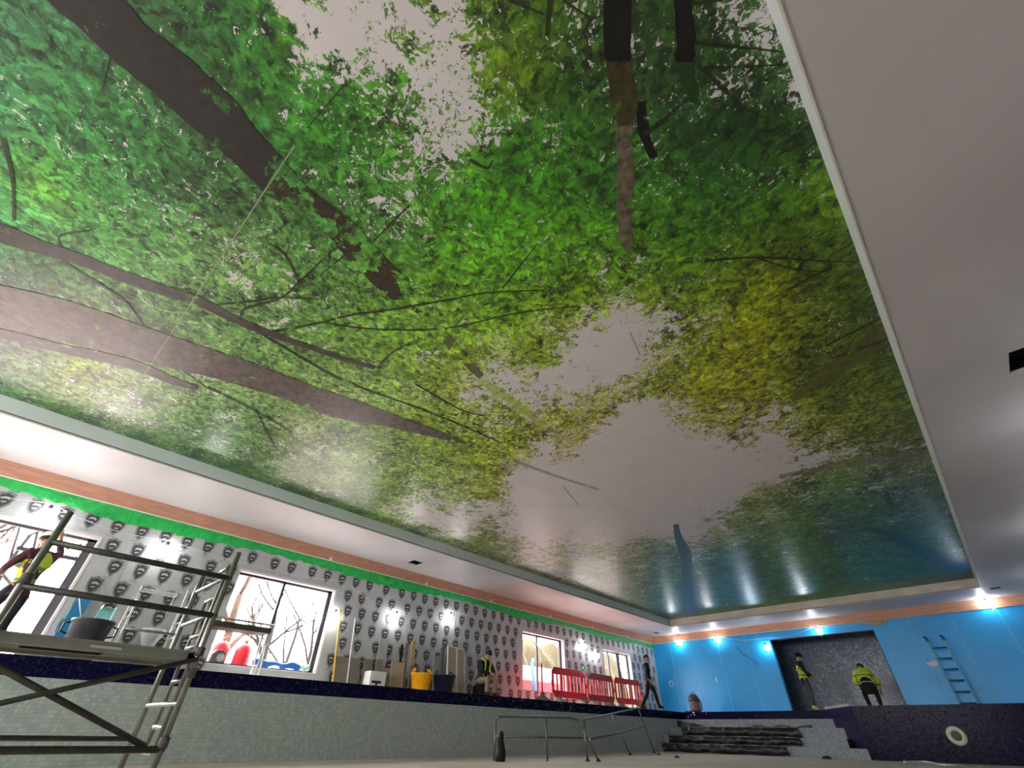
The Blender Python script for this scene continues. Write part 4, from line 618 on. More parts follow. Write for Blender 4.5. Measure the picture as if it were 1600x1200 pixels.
b.add([(x, y, 0) for x, y in P] + [(x, y, ZD) for x, y in P], [(0, 1, 5, 4)], 0); b.add([(x, y, 0) for x, y in P] + [(x, y, ZD) for x, y in P], [(3, 0, 4, 7)], 1)
b.add([(x, y, ZD) for x, y in P], [(0, 1, 2, 3)], 2)
struct(b.build('wall_pool_block', [M['tile_navy_y'], M['tile_navy_d'], M['deck']], fix=False), 'raised block clad in glittering dark navy mosaic')
dd = Vector((-4.87 + 3.48, YE - YS, 0)); dn = dd.normalized(); nn = Vector((-dn.y, dn.x, 0))
p0 = Vector((-3.48, YS, 0)) + dn * .12; p1 = Vector((-3.48, YS, 0)) + dn * 2.2
struct(MB().add([p0 + nn * .02 + Vector((0, 0, ZD)), p1 + nn * .02 + Vector((0, 0, ZD)), p1 - nn * .12 + Vector((0, 0, ZD)), p0 - nn * .12 + Vector((0, 0, ZD)), p0 + nn * .02 + Vector((0, 0, ZD + .07)), p1 + nn * .02 + Vector((0, 0, ZD + .07)), p1 - nn * .12 + Vector((0, 0, ZD + .07)), p0 - nn * .12 + Vector((0, 0, ZD + .07))], [(0, 3, 2, 1), (4, 5, 6, 7), (0, 1, 5, 4), (1, 2, 6, 5), (2, 3, 7, 6), (3, 0, 4, 7)]).build('trim_7', mat('pale_coping', rgb(176, 172, 176), .6)), 'pale coping strip on top of the navy block')
STEPS = [(18.30, .235), (18.78, .445), (19.32, .705), (19.9, .945)]
st = MB()
for y0, z1 in STEPS:
    st.box((XE, y0, 0), (-4.0 if y0 > 18.5 else -3.47, YE, z1), 0)
struct(st.build('pool_steps', M['tile_grey_y']), 'pale mosaic steps across the far end of the pool')

# windows of the foil wall
for i, (y0, y1, z0, z1, mull) in enumerate(WINS):
    door = i == 3
    root = struct(thing('window_%d' % (i + 1), ['large dark framed glazed opening behind the scaffold tower', 'dark framed two pane window beside the scaffold tower', 'smaller dark framed window behind the red barriers', 'glazed double door near the blue wall', None][i], 'window', (XW - .17, (y0 + y1) / 2, z0)))
    del root['category']
    h = (y1 - y0) / 2; H = z1 - z0; fr = MB(); t = .055
    fr.box((-.03, -h, 0), (.03, -h + t, H)).box((-.03, h - t * (2.6 if i == 0 else 1.9), 0), (.03, h, H)).box((-.03, -h, 0), (.03, h, t)).box((-.03, -h, H - t), (.03, h, H))
    for mm in mull: fr.box((-.03, mm - (y0 + y1) / 2 - (.11 if (door and mm > 19) else .03), 0), (.03, mm - (y0 + y1) / 2 + (.11 if (door and mm > 19) else .03), H))
    if i == 0: fr.box((-.035, h - 1.0, H - .42), (.035, h, H - .36))
    fr.build('window_frame', M['frame_grey'] if i in (0, 3) else M['frame'], root)
    MB().box((-.006, -h + t, t), (.006, h - t, H - t)).build('pane', M['glass'], root)
    rv = MB(); x0, x1 = .03, .172
    rv.box((x0, -h - .001, -.0), (x1, -h + .01, H)).box((x0, h - .01, 0), (x1, h + .001, H)).box((x0, -h, H - .01), (x1, h, H + .001)).box((x0, -h, -.0), (x1, h, .02))
    rv.box((x1, -h - .02, H - .0), (x1 + .012, h + .02, H + .035)); rv.box((x1, h, 0), (x1 + .008, h + .035, H))
    rv.build('window_reveal', M['reveal'], root)

# ---------------------------------------------------------------- outside the windows
struct(MB().box((-60, -40, .3), (XW - .3, 60, 1.0)).build('ground', M['ground']), 'wet ground outside the windows')
def tree(name, label, x, y, h, seed, matl, spread=1.0, r0=.12, levels=4, group=None, lean=0):
    rnd = random.Random(seed); root = thing(name, label, 'tree', (x, y, 1.0), 0, group); tr = MB(); tw = MB()
    def grow(p, d, L, r, lv):
        pts = [p]; q = p.copy(); dd = d.copy(); n = 5
        for i in range(n):
            dd = (dd + Vector((rnd.uniform(-.16, .16), rnd.uniform(-.16, .16), rnd.uniform(-.02, .12)))).normalized(); q = q + dd * (L / n); pts.append(q.copy())
        (tr if lv == 0 else tw).tube(pts, [r * (1 - .5 * i / n) for i in range(n + 1)], 6 if lv < 2 else 4)
        if lv >= levels: return
        for k in range(4 if lv == 0 else 3):
            a = rnd.uniform(.35, .95) * spread; b = rnd.uniform(0, 2 * PI); i = rnd.randint(2, n)
            u = dd.orthogonal().normalized(); u = Matrix.Rotation(b, 3, dd) @ u
            nd = (dd * math.cos(a) + u * math.sin(a)).normalized()
            grow(pts[i], nd, L * rnd.uniform(.5, .75), r * (1 - .5 * i / n) * .68, lv + 1)
    grow(Vector((0, 0, 0)), Vector((lean, lean * .6, 1)).normalized(), h * .42, r0, 0)
    tr.build('trunk', matl, root); tw.build('branches', matl, root); return root
tr_spec = [(-15.5, -1.4, 7, 3, 'bark_warm', .12, 'pale trunked bare tree outside the large opening, left side'), (-17, .6, 8, 4, 'bark', .09, 'thin grey bare tree outside the large opening, right side'), (-20, -4.5, 9, 5, 'bark', .12, 'bare tree far out beyond the large opening'),
           (-15.2, 4.75, 6, 11, 'bark_warm', .16, 'pale forked trunk outside the left pane of the two pane window'), (-17.5, 6.9, 6.5, 12, 'bark', .1, 'bare twiggy tree in the middle of the two pane window'), (-16.6, 8.0, 6, 13, 'bark', .07, 'slender bare tree outside the right pane of the two pane window'),
           (-22, 9.5, 8, 14, 'bark', .1, 'distant bare tree beyond the two pane window'), (-19, 2.2, 8, 16, 'bark', .1, 'bare tree between the two left openings'), (-15.0, -2.6, 7, 21, 'bark', .08, 'bare tree close outside the large opening, left edge'), (-14.6, .1, 6.5, 22, 'bark', .06, 'slender bare sapling close outside the large opening'), (-15.6, 5.9, 6, 23, 'bark', .07, 'many branched sapling close outside the two pane window'), (-19, 14.5, 6, 24, 'bark', .09, 'bare tree outside the two pane window, far right'), (-16.5, 24, 6, 25, 'bark', .09, 'bare tree outside the glazed door')]
for x, y, h, sd, mt, r0, lb in tr_spec: tree('bare_tree', lb, x, y, h, sd, M[mt], 1.0, r0)
# ledge and things standing on it outside the two pane window
struct(MB().box((XW - .95, 2.8, 1.0), (XW - .26, 6.6, 1.44)).build('ledge_outside', mat('outside_ledge', rgb(170, 170, 172), .8)))
def gas_bottle(y, x, lb):
    b = thing('gas_bottle', lb, 'gas bottle', (x, y, 1.44), 0, 'red gas bottles outside the window')
    MB().lathe([(.13, 0), (.17, .02), (.18, .06), (.18, .34), (.165, .42), (.12, .48), (.05, .515)]).build('cylinder', M['red_bottle'], b)
    MB().lathe([(.03, .51), (.03, .56), (.02, .57)]).tube([(-.04, 0, .55), (.04, 0, .55)], .012).build('valve', M['grey_plastic'], b)
    c = MB()
    for a in range(0, 270, 30):
        c.tube([(.09 * math.cos(math.radians(a + k)), .09 * math.sin(math.radians(a + k)), .60) for k in (0, 15, 30)], .008, 6)
    for a in (0, 135, 270): c.tube([(.09 * math.cos(math.radians(a)), .09 * math.sin(math.radians(a)), z) for z in (.48, .60)], .008, 6)
    c.build('collar', M['red_bottle'], b); return b
gas_bottle(3.78, XW - .62, 'red gas bottle outside the window, half hidden by the grey work lamp')
gas_bottle(4.25, XW - .58, 'fully visible red gas bottle outside the window, right of the grey work lamp')
l = thing('work_lamp', 'dark grey work lamp standing on the window sill before a red gas bottle', 'lamp', (XW - .07, 3.62, 1.47))
MB().prism([(-.14, .02), (-.13, .17), (-.07, .24), (.06, .25), (.12, .2), (.13, .02)], -.05, .05).build('housing', M['grey_plastic'], l, bevel=.01)
MB().lathe([(.075, 0), (.08, .012), (.05, .014), (.05, .02)], M=Matrix.Translation((.05, .03, .11)) @ Matrix.Rotation(PI / 2, 4, 'Y'), n=8).build('lens_ring', M['bead'], l)
MB().box((-.06, -.14, 0), (.06, .13, .02)).build('base', M['black'], l)
def roll(u, v): return (XW - .085 + .045 * math.cos(v * 2 * PI), 4.35 + u * 1.05, 1.51 + .055 + .055 * math.sin(v * 2 * PI) * (1 + .3 * math.sin(u * 9)) + .015 * math.sin(u * 17))
tag(MB().grid(24, 12, roll).build('plastic_sheet', mat('blue_plastic_sheet', rgb(40, 110, 190), .4)), 'crumpled blue plastic sheet rolled along the window sill', 'sheet')
tag(MB().grid(10, 8, lambda u, v: (XW - .085 + .045 * math.cos(v * 2 * PI), 5.42 + u * .22, 1.55 + .06 * math.sin(v * 2 * PI) + .02 * math.sin(u * 9))).build('plastic_wrap', mat('pale_green_wrap', rgb(190, 226, 214), .4)), 'crumpled pale green wrap at the right end of the window sill', 'wrap')
# beyond the small window: hedge, hoarding, barrier, blue post
def hedge_fn(u, v):
    a = v * PI; y = 12 + u * 20
    return (-20 + 1.2 * math.cos(a) + .25 * math.sin(y * 5 + v * 9), y, 1.0 + (3.6 + .3 * math.sin(y * 3.1)) * math.sin(a) ** .5 + .12 * math.sin(y * 13 + v * 20))
tag(MB().grid(120, 24, hedge_fn).build('hedge', M['hedge']), 'brown winter hedge beyond the small window', 'hedge')
struct(MB().box((-17.2, 14.0, 1.0), (-17.0, 26, 3.1)).build('hoarding', M['stone_white']))
tag(MB().box((-15.02, 14.2, 1.0), (-14.98, 20.5, 2.25)).build('barrier_sheet', mat('pink_red_sheet', rgb(92, 16, 30), .6)), 'low pink red sheet barrier outside the small window', 'barrier')
tag(MB().tube([(-14.5, 17.1, 1.0), (-14.6, 17.0, 2.9)], .07).build('blue_post', M['pole_blue']), 'blue post seen through the small window', 'post')

# ---------------------------------------------------------------- festoon lamps
def festoon(x, y, z, nx, ny, label, bm='bulb', grp=None):
    """caged lamp on a short lead, facing away from the wall"""
    t = thing('festoon_lamp', label, 'lamp', (x, y, z), 0, grp); d = Vector((nx, ny, 0))
    c = d * .12
    MB().lathe([(.0, -.075), (.035, -.066), (.055, -.035), (.06, 0), (.05, .035), (.03, .06), (.022, .08)], c=c).build('bulb', M[bm], t)
    MB().lathe([(.028, .075), (.032, .09), (.032, .15), (.012, .16)], c=c).build('holder', M['grey_plastic'], t)
    g = MB()
    for k in range(6):
        a = k * PI / 3; u = Vector((math.cos(a), math.sin(a), 0))
        g.tube([c + u * .032 + Vector((0, 0, .1)), c + u * .085 + Vector((0, 0, .03)), c + u * .085 + Vector((0, 0, -.04)), c + u * .02 + Vector((0, 0, -.11))], .003, 5)
    g.build('cage', M['cage'], t)
    e = Vector((-d.y, d.x, 0))
    MB().tube([c + Vector((0, 0, .155)), d * .07 + Vector((0, 0, .2)) + e * .05, d * .03 + Vector((0, 0, .1)) + e * .16, d * .02 + Vector((0, 0, -.12)) + e * .14, d * .02 + Vector((0, 0, -.2)) + e * .02], .006, 6).build('lead', M['cable'], t)
    return t
LL = [(-.17, 3.46, 'above the large opening at the far left'), (1.82, 3.3, 'between the large opening and the two pane window'), (5.86, 2.66, 'at the right jamb of the two pane window'), (7.66, 2.9, 'above the yellow pole and leaning boards'), (9.61, 3.18, 'above the leaning white edged panels'), (16.64, 3.18, 'just right of the small window'), (17.49, 2.94, 'above the second red barrier')]
for y, z, lb in LL: festoon(XW, y, z, 1, 0, 'lit caged lamp on the foil wall ' + lb, 'bulb_left')
for x, z, lb, wm in ((-10.25, 3.84, 'nearest the foil wall corner', 1), (-8.45, 3.82, 'second from the foil wall corner', 1), (-6.5, 3.36, 'at the left edge of the doorway', 0), (-4.42, 3.76, 'over the middle of the doorway', 0), (.78, 4.03, 'on the plywood band at the far right', 0)):
    festoon(x, YW - .03 if z > 3.9 else YW, z, 0, -1, 'lit caged lamp on the blue wall ' + lb, 'bulb_warm' if wm else 'bulb')
for y, lb in ((9, 'nearest the camera'), (14.75, 'in the middle of its row'), (19.5, 'nearest the blue wall')): festoon(XR, y, 3.75, -1, 0, 'lit caged lamp on the plain right wall, ' + lb, 'bulb_right', 'lamps on the right wall')
for x in (): festoon(x, YB, 3.75, 0, 1, 'lit caged lamp on the plain back wall', 0, 'lamps on the back wall')
# cable swags along the walls
def swag(pts, name, lb):
    P = []
    for a, b in zip(pts, pts[1:]):
        for k in range(8):
            s_ = k / 8; p = Vector(a) * (1 - s_) + Vector(b) * s_; p.z -= .12 * math.sin(PI * s_) * min(1, (Vector(b) - Vector(a)).length / 2); P.append(p)
    P.append(Vector(pts[-1])); tag(MB().tube(P, .007, 6).build(name, M['cable']), lb, 'cable')
swag([(XW + .05, -3, 3.6), (XW + .05, -.2, 3.66), (XW + .05, 1.82, 3.5), (XW + .05, 5.98, 3.5), (XW + .05, 7.66, 3.1), (XW + .05, 9.6, 3.4), (XW + .05, 13, 3.55), (XW + .05, 16.6, 3.4), (XW + .05, 17.5, 3.2), (XW + .05, 21, 3.5)], 'festoon_cable', 'white festoon cable strung along the foil wall')
swag([(XW + .2, YW - .05, 3.9), (-10.25, YW - .05, 3.98), (-8.45, YW - .05, 3.96), (-6.5, YW - .05, 3.7), (-4.42, YW - .05, 3.93), (-2.5, YW - .06, 3.96), (.78, YW - .06, 4.12)], 'festoon_cable', 'white festoon cable strung along the top of the blue wall')

# ---------------------------------------------------------------- alloy scaffold tower standing in the pool
sc = thing('scaffold_tower', 'grey aluminium scaffold tower with low platform standing in the empty pool', 'scaffold tower', (-4.5, .65, 0))
TL, TW, TH = 1.2, .83, 1.70      # length, frame width, height
def post(x, y, top, nm='post'):
    o = MB().tube([(x, y, .12), (x, y, top)], .021, 12).build(nm, M['alu'], sc)
    c = MB().tube([(x, y, .0), (x, y, .03)], .06, 12).tube([(x, y, .02), (x, y, .2)], .014, 8); c.build('base_jack', M['foot'], o)
    return o
for yy in (.6, -.6):
    post(0, yy, 1.66); post(-TW, yy, 1.62)
    # ladder frame between the posts
    fm = MB(); fm.tube([(-.14, yy, .3), (-.14, yy, 1.46), (-.20, yy, 1.5)], .015, 8); fm.tube([(-.38, yy, .3), (-.38, yy, 1.3)], .015, 8)
    for z in (1.46, 1.17): fm.tube([(-.0, yy, z), (-TW, yy, z)], .018, 10)
    fm.build('ladder_stile', M['alu'], sc)
    rr = [(.29, -.14, -.38), (.435, -.14, -.38), (.575, -.02, -TW), (.72, -.14, -.38), (.95, -.14, -.38), (1.03, -.14, -.38), (1.31, -.14, -.38), (1.55, -.14, -.3)]
    for z, xa, xb in rr: MB().tube([(xa, yy, z), (xb, yy, z)], .017, 10).build('rung', M['alu_bright' if z < .6 else 'alu'], sc)
for z in (1.445, 1.155): MB().tube([(0, -.6, z), (0, .62, z)], .021, 12).build('guard_rail', M['alu_dark'], sc)
MB().tube([(0, -1.3, .315), (0, .62, .315)], .021, 12).build('ledger', M['alu_dark'], sc)
MB().tube([(-TW, -1.3, .36), (-TW, .62, .36)], .017, 12).build('ledger', M['alu_dark'], sc)
MB().tube([(0, -1.02, .93), (0, .5, .33)], .018, 10).build('diagonal_brace', M['alu_dark'], sc)
MB().tube([(.03, .6, .85), (.03, -.98, .33)], .017, 10).build('diagonal_brace', M['alu_dark'], sc)
pf = MB(); z0, z1 = .840, .898
pf.box((-.05, -.62, z0), (.0, .58, z1)).box((-.67, -.62, z0), (-.62, .58, z1)).box((-.67, .53, z0), (0, .58, z1)).box((-.67, -.62, z0), (0, -.57, z1))
pf.box((-.64, -.60, z0 + .02), (-.03, .56, z1 + .004), 1).box((.0, -.62, z1 - .012), (.006, .58, z1 + .002), 0)
pl = pf.build('platform', [mat('platform_edge', rgb(150, 148, 140), .5, .4), M['deckboard']], sc)
MB().box((-.35, -.42, z0 + .008), (-.05, -.415, z0 + .02)).box((-.35, .04, z0 + .008), (-.05, .045, z0 + .02)).box((-.35, -.42, z0 + .008), (-.345, .045, z0 + .02)).box((-.06, -.42, z0 + .008), (-.055, .045, z0 + .02)).build('hatch_edge', M['black'], pl)
MB().box((.0, -.08, z0 + .018), (.004, .1, z0 + .034)).build('latch', M['alu_bright'], pl)
for y in (-.6, .6): MB().tube([(-.01, y, z0 + .01), (.03, y, z0 + .05), (0, y, z0 + .09)], .014, 8).build('hook', M['alu_dark'], pl)
for y, z in ((.6, .9), (.6, .76), (.6, .35), (-.6, 1.2)): MB().tube([(.0, y, z - .03), (.0, y, z + .03)], .034, 10).build('coupler', M['foot'], sc)

# ---------------------------------------------------------------- left deck: platforms, bins, boards
DK = ZD + .001
wp = thing('work_platform', 'low aluminium trestle platform with guard rail in front of the two pane window', 'platform', (-10.75, 3.5, DK))
MB().box((-.25, -.62, .76), (.2, .58, .80)).box((-.25, -.62, .80), (-.22, .58, .86)).box((.17, -.62, .80), (.2, .58, .86)).build('deck_board', M['alu_dark'], wp)
MB().tube([(.18, -.7, .915), (.18, .62, .915)], .018, 8).build('guard_rail', M['alu'], wp)
for sx in (-.2, .18):
    for sy in (-.56, .6):
        MB().tube([(sx, sy, 0), (sx * .9, sy * .97, .78)], .022, 10).build('leg', M['alu_bright'], wp)
MB().tube([(.17, .53, .05), (.17, .56, .9)], .016, 8).build('leg_brace', M['alu_bright'], wp)
po = thing('podium_steps', 'pale aluminium podium frame standing on the deck behind the scaffold tower', 'steps', (-10.85, 2.0, DK))
for sy in (-.35, .45):
    fr = MB()
    for sx in (-.2, .25): fr.tube([(sx, sy, 0), (sx, sy, 1.38 if sy > 0 else 1.1)], .018, 8)
    for z in (.25, .5, .75, 1.0): fr.tube([(-.2, sy, z), (.25, sy, z)], .014, 8)
    fr.build('frame', M['alu_bright'], po)
MB().tube([(.25, -.35, .55), (.25, .45, .55)], .02, 8).tube([(.25, -.35, .95), (.25, .45, .95)], .02, 8).build('rail', M['alu'], po)
MB().box((-.2, -.35, .28), (.25, .45, .32)).build('tread', M['alu'], po)
# builder's bin
bn = thing('rubble_bin', 'large black dusty plastic bin on the deck left of the podium frame', 'bin', (-10.75, 1.24, DK))
MB().lathe([(.22, 0), (.23, .02), (.285, .58), (.305, .59), (.305, .62), (.28, .62), (.265, .56), (.18, .05), (.0, .04)]).build('tub', M['rubble_black'], bn)
for s_ in (-1, 1): MB().tube([(.0, s_ * .29, .56), (.04, s_ * .36, .54), (.04, s_ * .36, .42), (0, s_ * .27, .40)], .014, 8).build('handle', M['black'], bn)
MB().tube([(-.05, -.1, .5), (.05, -.42, 1.0)], .008, 6).build('stick', M['white_plastic'], bn)
MB().box((-.12, .0, .2), (-.09, .2, .85)).box((-.1, .0, .80), (.1, .012, .86)).box((-.1, .19, .2), (.1, .2, .85)).build('frame_offcut', M['teal'], bn)
bb = MB().box((-.012, -.1, 0), (.012, .1, 1.06), 0, Matrix.Rotation(.12, 4, 'Y') @ Matrix.Rotation(-.05, 4, 'X')).build('foam_board', M['board_blue'])
bb.location = (-11.42, .98, DK); bb.rotation_euler = (0, -.24, 0); tag(bb, 'narrow blue foam board leaning on the foil wall behind the black bin', 'board')
pb = MB().box((0, -.18, 0), (.1, .18, .32)).build('carton', mat('pale_carton', rgb(176, 172, 174), .7), bevel=.004); pb.location = (-11.3, .72, DK); tag(pb, 'pale flat carton at the foot of the dark window jamb', 'carton')
wt = thing('toilet_bowl', 'white ceramic bowl stored on the deck behind the podium frame', 'toilet', (-11.36, 2.25, DK + .3))
MB().lathe([(.1, 0), (.12, .04), (.1, .12), (.17, .28), (.2, .36), (.19, .38), (.14, .3), (.0, .2)], ex=1.3).build('bowl', M['white_plastic'], wt)
tag(MB().box((-.2, -.3, 0), (.2, .35, .3)).build('crate', M['grey_plastic']), 'grey crate under the white bowl', 'crate').location = (-11.42, 2.25, DK)
tb = MB().grid(10, 10, lambda u, v: (0, 0, 0)); 
def sack_fn(u, v):
    a = u * 2 * PI; b = (v - .5) * PI; return (.14 * math.cos(a) * math.cos(b) ** .5 if math.cos(b) > 0 else 0, .24 * math.sin(a) * (max(0, math.cos(b)) ** .5), .22 + .22 * math.sin(b) + .02 * math.sin(5 * a))
sk = MB().grid(20, 10, sack_fn).build('cement_sack', M['sack']); sk.location = (-11.42, 1.62, DK); tag(sk, 'slumped white sack beside the grey crate', 'sack')
shf = thing('wall_bracket', 'white wire shelf bracket fixed to the foil wall between the openings', 'bracket', (XW + .01, 2.05, 2.5))
MB().box((0, -.3, .0), (.02, .35, .03)).box((0, -.3, .0), (.25, -.28, .03)).box((0, .33, 0), (.25, .35, .03)).box((.23, -.3, 0), (.25, .35, .03)).build('shelf_frame', M['white_plastic'], shf)
for y in (-.28, .33): MB().tube([(.01, y, -.35), (.01, y, .1)], .012, 6).build('upright', M['white_plastic'], shf)
# things leaning along the foil wall right of the two pane window
def lean_board(name, lb, cat, y0, y1, h, mt, x=-11.36, tilt=.1, th=.015, grp=None, roll=0):
    o = MB().box((-th, -(y1 - y0) / 2, 0), (th, (y1 - y0) / 2, h)).build(name, mt, bevel=.003); o.location = (x, (y0 + y1) / 2, DK); o.rotation_euler = (roll, -tilt, 0); return tag(o, lb, cat, grp)
p = MB().tube([(0, 0, 0), (0, 0, 1.66)], .022, 10).build('pole', M['yellow_pole']); p.location = (-11.28, 6.1, DK); p.rotation_euler = (.06, -.16, 0); tag(p, 'long yellow pole leaning on the foil wall right of the two pane window', 'pole')
p = MB().tube([(0, 0, 0), (0, 0, 1.5)], .016, 10).build('plastic_tube', M['white_plastic']); p.location = (-11.22, 6.42, DK); p.rotation_euler = (.02, -.14, 0); tag(p, 'thin white tube leaning on the wall in front of the square grey board', 'tube')
lean_board('plasterboard_offcut', 'square grey brown board leaning on the wall beside the yellow pole', 'board', 6.1, 6.78, .63, M['board_dark'])
lean_board('insulation_slab', 'tall pale grey slab leaning on the wall behind the white carton', 'board', 7.28, 7.55, 1.16, mat('pale_grey_slab', rgb(176, 178, 178), .6), tilt=.08, x=-11.44)
cb = thing('carton', 'white carton with a dark mark standing by the pool edge boards', 'carton', (-11.0, 7.0, DK)); MB().box((-.14, -.22, 0), (.14, .22, .36)).build('box', M['sack'], cb, bevel=.006); MB().box((.141, -.16, .12), (.143, .1, .17)).box((.141, -.05, .08), (.143, .0, .14)).build('printed_mark', M['black'], cb)
for k, (y0, y1, h) in enumerate(((6.86, 7.1, .64), (7.16, 7.36, .66), (7.42, 7.68, .5), (7.55, 7.95, .64))):
    lean_board('timber_offcut', ['brown board offcut behind the white carton, leftmost of the offcuts', 'brown board offcut just left of the tall pale slab', 'short beige offcut in front of the tall pale slab', 'wide beige offcut right of the tall pale slab'][k], 'board', y0, y1, h, M['board_dark' if k < 2 else 'board'], x=-11.33 + .06 * k * (k % 2))
lean_board('upright_post', 'dark thin post standing in the wall gap left of the tan posts', 'post', 8.0, 8.06, 1.1, M['black'], tilt=.05, x=-11.5)
lean_board('upright_post', 'grey upright post left of the pale yellow timber post', 'post', 8.02, 8.14, 1.12, M['board_dark'], tilt=.05)
lean_board('upright_post', 'pale yellow timber post standing behind the yellow tub', 'post', 8.24, 8.36, 1.2, M['tan_wood'], tilt=.05)
lean_board('timber_offcut', 'brown board standing directly behind the yellow tub', 'board', 8.2, 8.5, .6, M['board_dark'], tilt=.08, x=-11.25)
def tub(name, lb, x, y, s_, mt, k):
    t = thing(name, lb, 'tub', (x, y, DK)); MB().lathe([(.17 * s_, 0), (.18 * s_, .01), (.25 * s_, .34 * s_), (.265 * s_, .345 * s_), (.262 * s_, .36 * s_), (.24 * s_, .355 * s_), (.165 * s_, .02), (0, .02)], ex=.95 + .1 * k).build('tub_body', mt, t)
    for q in (-1, 1): MB().tube([(q * .0 + .05, q * .25 * s_, .35 * s_), (.0, q * .2 * s_, .44 * s_), (-.06, q * .19 * s_, .44 * s_), (-.11, q * .23 * s_, .35 * s_)], .016, 8).build('handle', mt, t)
    return t
tub('rubber_tub', 'bright yellow flexible tub with two handles on the deck', -10.9, 8.32, 1.15, M['yellow_plastic'], 0)
tub('rubber_tub', 'dark navy tub standing right of the yellow tub', -10.75, 8.95, 1.15, M['navy_plastic'], 1)
for k, (y0, y1, h, rl) in enumerate(((9.54, 9.86, 1.2, 0), (9.92, 10.2, 1.18, .03))):
    d = thing('door_panel', ['left of the two tall white edged panels leaning on the foil wall', 'right of the two tall white edged panels, beside the seated man'][k], 'panel', (-11.3, (y0 + y1) / 2, DK)); d.rotation_euler = (rl, -.1, 0)
    w2 = (y1 - y0) / 2; MB().box((-.02, -w2, 0), (.015, w2, h)).build('panel', M['board'], d)
    MB().box((-.025, -w2 - .012, 0), (.022, -w2 + .012, h + .02)).box((-.025, w2 - .012, 0), (.022, w2 + .012, h + .02)).box((-.025, -w2, h), (.022, w2, h + .02)).build('edge_trim', M['white_plastic'], d)
lean_board('upright_post', 'dark upright strip left of the white edged panels', 'post', 9.3, 9.42, 1.15, M['grey_plastic'], tilt=.06)
lean_board('insulation_slab', 'grey slab standing between the navy tub and the white edged panels', 'board', 9.1, 9.45, .9, mat('mid_grey_slab', rgb(148, 150, 150), .6), tilt=.07, x=-11.4)

# red plastic barriers along the deck
def barrier(lb, x, y, rz, mt, L=1.85):
    b = thing('pedestrian_barrier', lb, 'barrier', (x, y, DK), rz, 'red plastic barriers along the deck'); h = L / 2
    # outline with real openings: rails, posts, slats
    f = MB(); d = .022
    def slab(y0, y1, z0, z1): f.box((-d, y0, z0), (d, y1, z1))
    ch = .10
    f.prism([(-h + ch, 1.0), (h - ch, 1.0), (h, 1.0 - ch), (h, .92 - ch), (h - .02, .80), (-h + .02, .80), (-h, .92 - ch), (-h, 1.0 - ch)], -d, d)
    f.prism([(-h + .02, .36), (h - .02, .36), (h, .3), (h - .12, .17), (-h + .12, .17), (-h, .3)], -d, d)
    slab(-h, -h + .07, .28, .86); slab(h - .07, h, .28, .86)
    f.build('frame', mt, b, bevel=.008)
    n = 8; sl = MB()
    for k in range(n):
        yy = -h + .07 + (L - .14) * (k + 1) / (n + 1); sl.box((-.014, yy - .028, .34), (.014, yy + .028, .82))
    sl.build('slats', mt, b)
    for s_ in (-1, 1):
        MB().prism([(-.28, 0), (.28, 0), (.26, .05), (.07, .16), (.05, .24), (-.05, .24), (-.07, .16), (-.26, .05)], s_ * (h - .32) - .03, s_ * (h - .32) + .03, 'y').build('foot', M['foot'], b)
        MB().box((-.02, s_ * h - .02, .5), (.02, s_ * (h + .05) + .02, .62)).build('connector', mt, b)
    MB().box((.023, -.28, .2), (.026, .28, .33)).build('plate', M['red_plastic'], b)
    return b
barrier('bright red barrier nearest the small window, leftmost of the three facing the pool', -10.75, 14.45, 0, M['red_plastic'])
barrier('darker red barrier in the middle of the row by the wall', -10.8, 16.4, .04, M['red_dark'])
barrier('orange red barrier at the right end of the row beside the walking man', -10.85, 18.4, -.03, M['orange_red'], 1.8)
barrier('red barrier seen end on at the left end of the row', -10.75, 13.0, .69, M['red_plastic'], 1.2)
ms = MB().grid(14, 12, lambda u, v: (-10.62 + .06 * math.sin(7 * v) + .05 * math.cos(u * PI), 15.25 + u * .32 + .04 * math.sin(v * 9), DK + 1.12 - .42 * v - .03 * math.sin(u * 8))).build('dust_sheet', M['sack']); tag(ms, 'white rag hung over the joint between the first two red barriers', 'rag')
gr = MB().lathe([(.03, 0), (.05, .02), (.05, .07), (.02, .1)]).build('plastic_cap', mat('green_cap', rgb(60, 170, 90), .4)); gr.location = (-10.75, 15.36, DK + 1.06); tag(gr, 'small green plastic cap on top of the white rag', 'plastic cap')  # small plastic cap lying on the rag

# site vacuum by the blue wall
vc = thing('site_vacuum', 'dusty grey brown site vacuum with a hose by the blue wall', 'vacuum cleaner', (-9.55, 21.3, DK))
MB().lathe([(.2, .06), (.22, .1), (.21, .34), (.2, .36)]).build('drum', mat('dusty_brown', rgb(104, 90, 86), .7, 0, .3, 9), vc)
MB().lathe([(.215, .36), (.22, .4), (.19, .52), (.12, .6), (.05, .62)]).build('motor_head', mat('dusty_dark_head', rgb(64, 54, 54), .6, 0, .3, 9), vc)
for a in range(4): MB().lathe([(.03, 0), (.035, .03), (.03, .06)], c=(.17 * math.cos(a * PI / 2 + .7), .17 * math.sin(a * PI / 2 + .7), 0)).build('caster', M['black'], vc)
MB().tube([(.16, -.06, .4), (.27, -.08, .44), (.34, -.1, .3), (.33, -.1, .12), (.24, -.12, .03), (.1, -.3, .03), (-.3, -.35, .03)], .022, 10).build('hose', M['black'], vc)
MB().tube([(-.06, 0, .6), (-.06, 0, .67), (.08, 0, .67), (.08, 0, .6)], .014, 8).build('handle', M['black'], vc)
